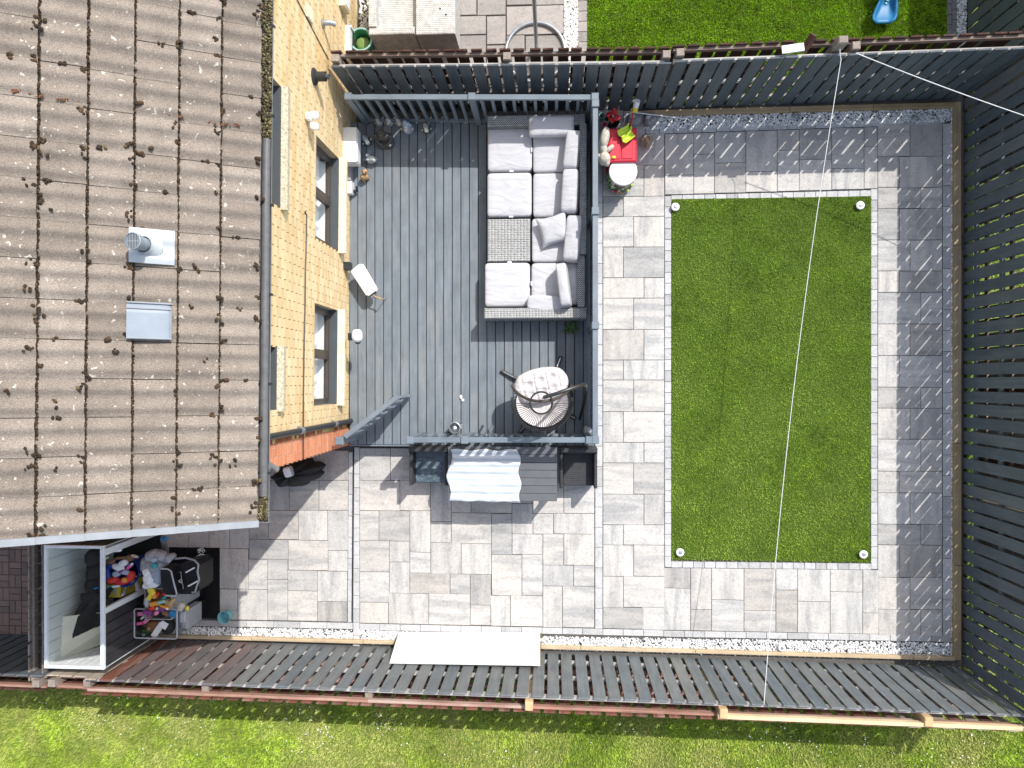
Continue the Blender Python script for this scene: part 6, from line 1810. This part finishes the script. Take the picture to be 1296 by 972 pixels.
m_ = MB(); pp = [W(u, v, 1.0) for (u, v) in ((221, 726), (228.5, 723.5), (232, 745), (224.5, 748.5))]; m_.tube(pp, .004, 5, closed=True); m_.build('label_frame', M['greyc'], t)
m_ = MB()   # the little white mark on the label
for (a, b_) in (((224.5, 734), (225.5, 739)), ((226, 735.5), (229, 733)), ((226, 735.5), (230, 738)), ((224.6, 735.6), (226.5, 736.8)), ((229.5, 734.5), (230.5, 736))):
    m_.tube([W(a[0], a[1], 1.003), W(b_[0], b_[1], 1.003)], .0055, 5)
m_.build('white_mark', M['white'], t)
# crate with orange and mixed toys
t = thing('toy_crate', 'grey crate full of orange and brown toys under the black case', 'crate', W(203, 763, .3))
r = R4(182, 745, 216, 785, .88)
for b_ in ((r[0], r[1], r[0] + .012, r[3]), (r[2] - .012, r[1], r[2], r[3]), (r[0] + .013, r[1], r[2] - .013, r[1] + .012), (r[0] + .013, r[3] - .012, r[2] - .013, r[3])):
    m_ = MB(); m_.box(b_[0], b_[1], 0, b_[2], b_[3], .86); m_.build('side', M['grey_plastic'], t)
m_ = MB(); m_.box(r[0] + .012, r[1] + .012, .0, r[2] - .012, r[3] - .012, .78); m_.build('filling', M['brown'], t)
rr = random.Random(11)
for (u, v, col, s) in ((192, 748, 'yellow', (.05, .07, .04)), (195, 753, 'orange', (.04, .06, .04)), (200, 752, 'scarlet', (.03, .03, .03)), (190, 755, 'yellow', (.03, .05, .03)), (207, 758, 'teal', (.03, .05, .02)), (209, 752, 'red', (.03, .02, .02)),
                       (204, 762, 'mint', (.07, .025, .02)), (196, 764, 'orange', (.07, .03, .03)), (214, 764, 'tan', (.06, .04, .03)), (192, 770, 'scarlet', (.05, .03, .03)), (199, 770, 'beige', (.025, .025, .03)),
                       (205, 771, 'purple', (.05, .03, .03)), (212, 770, 'white', (.025, .02, .03)), (186, 762, 'greyc', (.04, .08, .04)), (208, 768, 'orange', (.08, .02, .03)), (217, 762, 'tan', (.03, .08, .02)), (187, 775, 'purple', (.06, .03, .03)), (198, 776, 'pink', (.04, .03, .03)), (210, 776, 'brown', (.05, .03, .03))):
    piece(t, rr.choice(['blob', 'blob', 'box']), u, v, .50 + rr.uniform(-.03, .04), s, col, rr.uniform(-.8, .8), 'toy', sd=u)
# clear plastic box with pink toys and clothes
t = thing('storage_box', 'clear plastic storage box with pink toys, a black bag and white paper', 'storage box', W(200, 790, 0))
r = R4(170, 771, 224, 808, .84)
ZB0 = .43
def quadwall(a, b_, z0=.43, z1=.84):
    m_ = MB(); m_.add([(a[0][0], a[0][1], z0), (a[1][0], a[1][1], z0), (b_[1][0], b_[1][1], z1), (b_[0][0], b_[0][1], z1)], [(0, 1, 2, 3)]); m_.build('side', M['clear_plastic'], t)
B4 = [(r[0] + .05, r[1] + .05), (r[2] - .05, r[1] + .05), (r[2] - .05, r[3] - .05), (r[0] + .05, r[3] - .05)]; T4 = [(r[0], r[1]), (r[2], r[1]), (r[2], r[3]), (r[0], r[3])]
for i in range(4): quadwall((B4[i], B4[(i + 1) % 4]), (T4[i], T4[(i + 1) % 4]))
m_ = MB(); m_.tube([(T4[0][0] + .02, T4[0][1], .84), (T4[1][0] - .02, T4[1][1], .84), (T4[1][0], T4[1][1] + .02, .84), (T4[2][0], T4[2][1] - .02, .84), (T4[2][0] - .02, T4[2][1], .84), (T4[3][0] + .02, T4[3][1], .84), (T4[3][0], T4[3][1] - .02, .84), (T4[0][0], T4[0][1] + .02, .84)], .012, 6, closed=True)
m_.build('rim', M['greyc'], t, smooth=True)
m_ = MB(); m_.box(B4[0][0], B4[0][1], .435, B4[2][0], B4[2][1], .45); m_.build('bottom', M['greyc'], t)
for (k, u, v, z, s, col, rz) in (('box', 182, 777, .36, (.09, .028, .02), 'pink', .0), ('box', 187, 784, .38, (.07, .024, .02), 'pink', .75), ('box', 176, 789, .36, (.06, .022, .02), 'hotpink', .15), ('blob', 180, 782, .38, (.035, .015, .012), 'white', .6),
                                 ('blob', 205, 779, .32, (.12, .09, .08), 'black_cloth', 0), ('blob', 213, 792, .28, (.09, .12, .10), 'black_cloth', .2), ('blob', 195, 792, .25, (.12, .09, .06), 'brown', .2), ('blob', 186, 798, .22, (.09, .04, .05), 'dkgreen', .1),
                                 ('blob', 190, 795, .28, (.05, .03, .03), 'terracotta', .3), ('cyl', 218, 777, .47, (.05, .05, .03), 'sky', 0), ('blob', 181, 803, .20, (.04, .03, .03), 'mint', .1), ('box', 200, 797, .36, (.045, .13, .006), 'white', -.6), ('box', 207, 791, .38, (.06, .05, .006), 'white', -.5),
                                 ('blob', 229, 768, .40, (.05, .07, .04), 'plush', -.4), ('blob', 237, 770, .36, (.025, .035, .03), 'yellow', 0), ('box', 231, 781, .29, (.04, .08, .02), 'greyc', 0)):
    piece(t, k, u, v, z, s, col, rz, None, sd=int(u))
PZ = 0.0
t = thing('storage_box', 'closed dark box underneath the clear box of pink toys', 'storage box', (B4[0][0], B4[0][1], 0))
m_ = MB(); m_.cbox(B4[0][0] - .02, B4[0][1], 0, B4[2][0], B4[2][1], .425, .02); m_.build('tub', M['black_plastic'], t)
t = thing('storage_box', 'empty grey translucent tub tucked beside the box of pink toys', 'storage box', W(234, 785, 0))
r = R4(227, 773, 236, 797, .66)
m_ = MB(); m_.cbox(r[0], r[1], .2, r[2], r[3], .64, .02); m_.build('tub', M['grey_plastic'], t)
m_ = MB(); m_.box(r[0] + .01, r[1] + .01, 0, r[2] - .01, r[3] - .01, .198); m_.build('foot', M['black_plastic'], t)
m_ = MB(); m_.tube([W(237, 778, .63), W(242, 793, .45), W(235, 800, .45)], .012, 6); m_.build('handle', M['greyc'], t)
# rubber mat
r = R4(214, 693, 278, 783, .012)
t = thing('rubber_mat', 'large black ribbed rubber mat on the paving by the shed', 'mat', ((r[0] + r[2]) / 2, (r[1] + r[3]) / 2, 0))
m_ = MB(); m_.box(r[0], r[1], .003, r[2], r[3], .010); m_.build('base', M['black_plastic'], t)
nrib = 22
m_ = MB()
for i in range(nrib):
    x = r[0] + .03 + (r[2] - r[0] - .06) * i / (nrib - 1); m_.box(x - .006, r[1] + .02, .010, x + .006, r[3] - .02, .019)
m_.build('ribs', M['black_plastic'], t, kind='stuff')
# lacy white ornament on the mat
p = W(249, 700, .15); t = thing('wall_art', 'white lacy metal ornament on the black mat', 'ornament', (p.x, p.y, .02))
rr = random.Random(2)
for i in range(7):
    a = rr.uniform(0, 6.3); ox, oy = rr.uniform(-.05, .05), rr.uniform(-.08, .07)
    m_ = MB(); m_.tube([(ox + .026 * math.cos(k + a) * (1 - k * .09), oy + .03 * math.sin(k + a) * (1 - k * .09), .02 + .01 * math.sin(i)) for k in np.linspace(0, 5.5, 14)], .007, 5); m_.build('scroll', M['white_plastic'], t, world=False)
# aqua bucket
p = W(285.5, 780, .1); t = thing('bucket', 'small aqua blue plastic bucket at the corner of the rubber mat', 'bucket', (p.x, p.y, 0))
m_ = MB(); m_.lathe([(.0, 0), (.072, 0), (.092, .15), (.10, .155), (.10, .165), (.088, .16), (.066, .012), (.0, .012)], n=28); m_.build('body', M['aqua'], t, world=False, smooth=True)
m_ = MB(); m_.tube([(.098 * math.cos(a), .098 * math.sin(a), .15 + .0 * a) for a in np.linspace(.2, 2.9, 14)], .006, 6); m_.build('handle', M['aqua'], t, world=False)
# tap pipe in the passage
t = thing('downpipe', 'grey pipe with blue collar coming down beside the house gable', 'pipe', W(209, 691, .9))
m_ = MB(); m_.tube([W(207, 681, 1.0), W(209.5, 700, .45)], .045, 12); m_.build('pipe', M['gutter_grey'], t, smooth=True)
m_ = MB(); m_.tube([W(205, 682, 1.0), W(211, 681, 1.02)], .03, 10); m_.build('collar', M['sky'], t, smooth=True)

# covered heap by the house corner
c = W(372, 601, .3)
t = thing('covered_barbecue', 'low heap under a wrinkled black cover at the house corner', 'cover', (c.x, c.y, 0))
def cov(a, b_):
    an = a * 2 * math.pi; rad = math.sin(b_ * math.pi / 2)
    wob = 1 + .07 * math.sin(an * 7) * b_ + .04 * math.sin(an * 13 + 1) * b_
    x = .40 * rad * wob * math.cos(an); y = .19 * rad * wob * math.sin(an)
    return (c.x + x * .97 - y * .25, c.y + y + x * .24, .45 * math.cos(b_ * math.pi / 2) ** .7 * (1 + .05 * math.sin(an * 7)) + .01)
m_ = MB(); m_.grid(cov, 84, 16); m_.build('sheet', M['black_cloth'], t, smooth=True)
c2 = W(365, 597, .50)
t = thing('white_jug', 'white plastic jug standing on the black cover', 'jug', (c2.x, c2.y, .42))
m_ = MB(); m_.at((0, 0, 0), .3); m_.sup((0, 0, .07), (.065, .085, .07), .4, .5, 18, 10); m_.build('body', M['greyc'], t, world=False, smooth=True)
m_ = MB(); m_.at((0, 0, 0), .3); m_.sup((0, 0, .12), (.055, .072, .03), .4, .5, 18, 10); m_.build('lid', M['white_plastic'], t, world=False, smooth=True)

# ------------------------------------------------------------------ beyond the north fence
def nsofa(label, u0, v0, u1, v1, z, arm):
    r = R4(u0, v0, u1, v1, z); t = thing('garden_sofa', label, 'sofa', ((r[0] + r[2]) / 2, (r[1] + r[3]) / 2, 0), 0, 'cream rattan seats of the neighbour')
    m_ = MB(); m_.cbox(r[0], r[1], .03, r[2], r[3] if not arm else r[3] + 0, z if not arm else z - .16, .012); m_.build('base', M['wicker_cream'], t)
    if arm:
        m_ = MB(); m_.cbox(r[0], r[1] + .101, .05, r[0] + .12, r[3], z, .012); m_.build('backrest', M['wicker_cream'], t)
        m_ = MB(); m_.cbox(r[0], r[1] - .003, .05, r[2], r[1] + .10, z - .02, .012); m_.build('armrest', M['wicker_cream'], t)
        m_ = MB(); m_.cbox(r[2] - .03, r[1] + .101, .05, r[2] + .003, r[3], z - .12, .008); m_.build('front_rail', M['wicker_cream'], t)
    else:
        for (u, v) in ((557, 11), (564.5, 18.5)):
            p = W(u, v, z); m_ = MB(); m_.sup((p.x, p.y, z + .004), (.013, .013, .008), .9, .9, 8, 6); m_.build('button', M['black_gap'], t, smooth=True)
nsofa('cream rattan garden sofa end with armrest, next to the house wall beyond the fence', 466, -40, 524, 42, .62, True)
nsofa('cream rattan table with flat top, right of the neighbour sofa beyond the fence', 526, -40, 576, 43, .60, False)
# green tub
p = W(460, 56, .3)
t = thing('green_tub', 'green plastic tub with a turquoise rim standing in the neighbour corner', 'tub', (p.x, p.y, 0))
m_ = MB(); m_.at((0, 0, 0), -.0); m_.lathe([(.0, 0), (.12, 0), (.15, .40), (.165, .44), (.155, .45), (.135, .40), (.11, .06), (.0, .06)], n=28); m_.build('body', M['green'], t, world=False, smooth=True)
m_ = MB(); m_.tube([(.165 * math.cos(a), .165 * math.sin(a), .45) for a in np.linspace(0, 6.283, 33)[:-1]], .016, 8, closed=True); m_.build('rim', M['mint'], t, world=False, smooth=True)
m_ = MB(); m_.sup((0, 0, .30), (.115, .115, .06), .8, 1, 20, 8, jit=.05); m_.build('filling', M['leaf'], t, world=False, smooth=True)
# round base and pole of a hanging parasol
pc = W(677.5, 66, .03); rad = (W(715, 66, .03).x - pc.x)
t = thing('parasol_base', 'grey metal ring base with a tall upright pole on the neighbour patio', 'parasol stand', (pc.x, pc.y, 0))
m_ = MB(); m_.tube([(rad * math.cos(a), rad * math.sin(a), .03) for a in np.linspace(0, 6.2832, 49)[:-1]], .026, 10, closed=True); m_.build('ring', M['steel'], t, world=False, smooth=True)
m_ = MB(); pb = W(679, 60, .05); m_.tube([(pb.x - pc.x, pb.y - pc.y, .03), (pb.x - pc.x, pb.y - pc.y, 2.3)], .030, 12); m_.build('pole', M['steel'], t, world=False, smooth=True)
m_ = MB(); m_.tube([(-rad, 0, .03), (rad, 0, .03)], .022, 8); m_.build('cross_bar', M['steel'], t, world=False, smooth=True)
# slide with a little tower north of the frame
t = thing('slide', 'blue plastic slide with rounded foot and lime side on the neighbour turf', 'slide', W(1120, 10, 0))
path = []
def slidef(a, b_):
    # b_: 0 foot .. 1 top (north)
    s = b_ * 2.1; v_foot = W(1120, 31, .1)
    flare = .19 - .085 * min(1, s / .32)
    cxs = v_foot.x + .02 * math.sin(s * 2) - .05 * max(0, 1 - s / .5) + .05 * min(s, 1.0)
    z = .10 + .06 * math.exp(-s * 8) + max(0, s - .30) * .62
    x = (a * 2 - 1) * flare
    if s < .12: x *= math.sqrt(max(.0, 1 - ((.12 - s) / .14) ** 2))
    edge = abs(a * 2 - 1) ** 5
    return (cxs + x, v_foot.y + s, z + .09 * edge * min(1, s * 3 + .3))
m_ = MB(); m_.grid(slidef, 18, 40); ob_ = m_.build('chute', M['sky'], t, smooth=True); md = ob_.modifiers.new('s', 'SOLIDIFY'); md.thickness = .03; md.offset = -1
m_ = MB(); c = slidef(.5, .17)
m_.sup((c[0], c[1], c[2] + .006), (.028, .030, .004), .9, .9, 12, 6); m_.sup((c[0] - .01, c[1] - .05, c[2] - .016), (.016, .018, .004), .9, .9, 12, 6); m_.build('emblem', M['mint'], t, smooth=True)
m_ = MB(); c = slidef(1, .22); c2 = slidef(1, .95)
m_.add([(c[0] + .02, c[1], .0), (c2[0] + .30, c2[1], 0), (c2[0] + .16, c2[1], 1.25), (c[0] + .02, c[1] + .05, c[2])], [(0, 1, 2, 3)]); ob_ = m_.build('side_support', M['lime'], t); md = ob_.modifiers.new('s', 'SOLIDIFY'); md.thickness = .04
tx, ty = slidef(.5, 1)[0], slidef(.5, 1)[1]
for (x, y) in ((-.35, .05), (.35, .05), (-.35, .75), (.35, .75)):
    m_ = MB(); m_.box(tx + x - .04, ty + y - .04, 0, tx + x + .04, ty + y + .04, 1.9); m_.build('tower_post', M['lime'], t)
m_ = MB(); m_.box(tx - .42, ty, 1.15, tx + .42, ty + .8, 1.2); m_.build('platform', M['sky'], t)
m_ = MB(); m_.box(tx - .36, ty + .05, 1.21, tx - .32, ty + .75, 1.7); m_.build('side_panel', M['sky'], t); m_ = MB(); m_.box(tx + .32, ty + .05, 1.21, tx + .36, ty + .75, 1.7); m_.build('side_panel', M['sky'], t)
m_ = MB(); m_.box(tx - .5, ty - .05, 1.9, tx + .5, ty + .85, 1.96); m_.build('roof_board', M['lime'], t)
# scraps of board on the north fence
p = W(1003, 62, hN + .02)
t = thing('loose_board', 'short white painted offcut lying across the top of the north fence', 'board', (p.x, p.y, hN))
m_ = MB(); m_.at((p.x, p.y, hN + .035), .12); m_.cbox(-.14, -.05, -.012, .14, .05, .012, .003); m_.build('plank', M['white_plastic'], t)
p = W(1023, 52, hN + .02)
t = thing('loose_board', 'dark slanting broken board sticking up behind the north fence', 'board', (p.x, p.y, hN - .2))
m_ = MB(); m_.tube([W(1016, 66, hN - .1), W(1030, 44, hN + .05)], .05, 4); m_.build('plank', M['fence_brown'], t)

# ------------------------------------------------------------------ washing line
px_ = W(1067, 60, 1.78).x; fd = (fC - fB); pp = Vector((px_, fB.y + .02 + fd.y * (px_ - fB.x) / fd.x + .125, 0))
t = thing('line_post', 'square weathered post rising above the north fence holding two lines', 'post', (pp.x, pp.y, 0))
m_ = MB(); m_.cbox(-.06, -.055, 0, .06, .042, 1.80, .012); m_.build('shaft', M['post_old'], t, world=False)
def line(label, a, b_, sag, r_=.005):
    t = thing('washing_line', label, 'washing line', a, 0, 'washing lines')
    pts = [a + (b_ - a) * k - Vector((0, 0, sag * 4 * k * (1 - k))) for k in np.linspace(0, 1, 30)]
    m_ = MB(); m_.tube(pts, r_, 6); m_.build('line', M['rope'], t, smooth=True)
line('thin white line running from the north fence post down across the turf panel', W(1064.5, 75, 1.70), W(967, 890, 1.56), .30)
line('white line running from the north fence post to the east fence', W(1083, 67, 1.74), W(1340, 161, 1.80), .04, .0065)
line('short end of white line looped round the north fence post', W(1064.5, 75, 1.70), W(1063, 62, 1.74), .01)
m_ = MB()
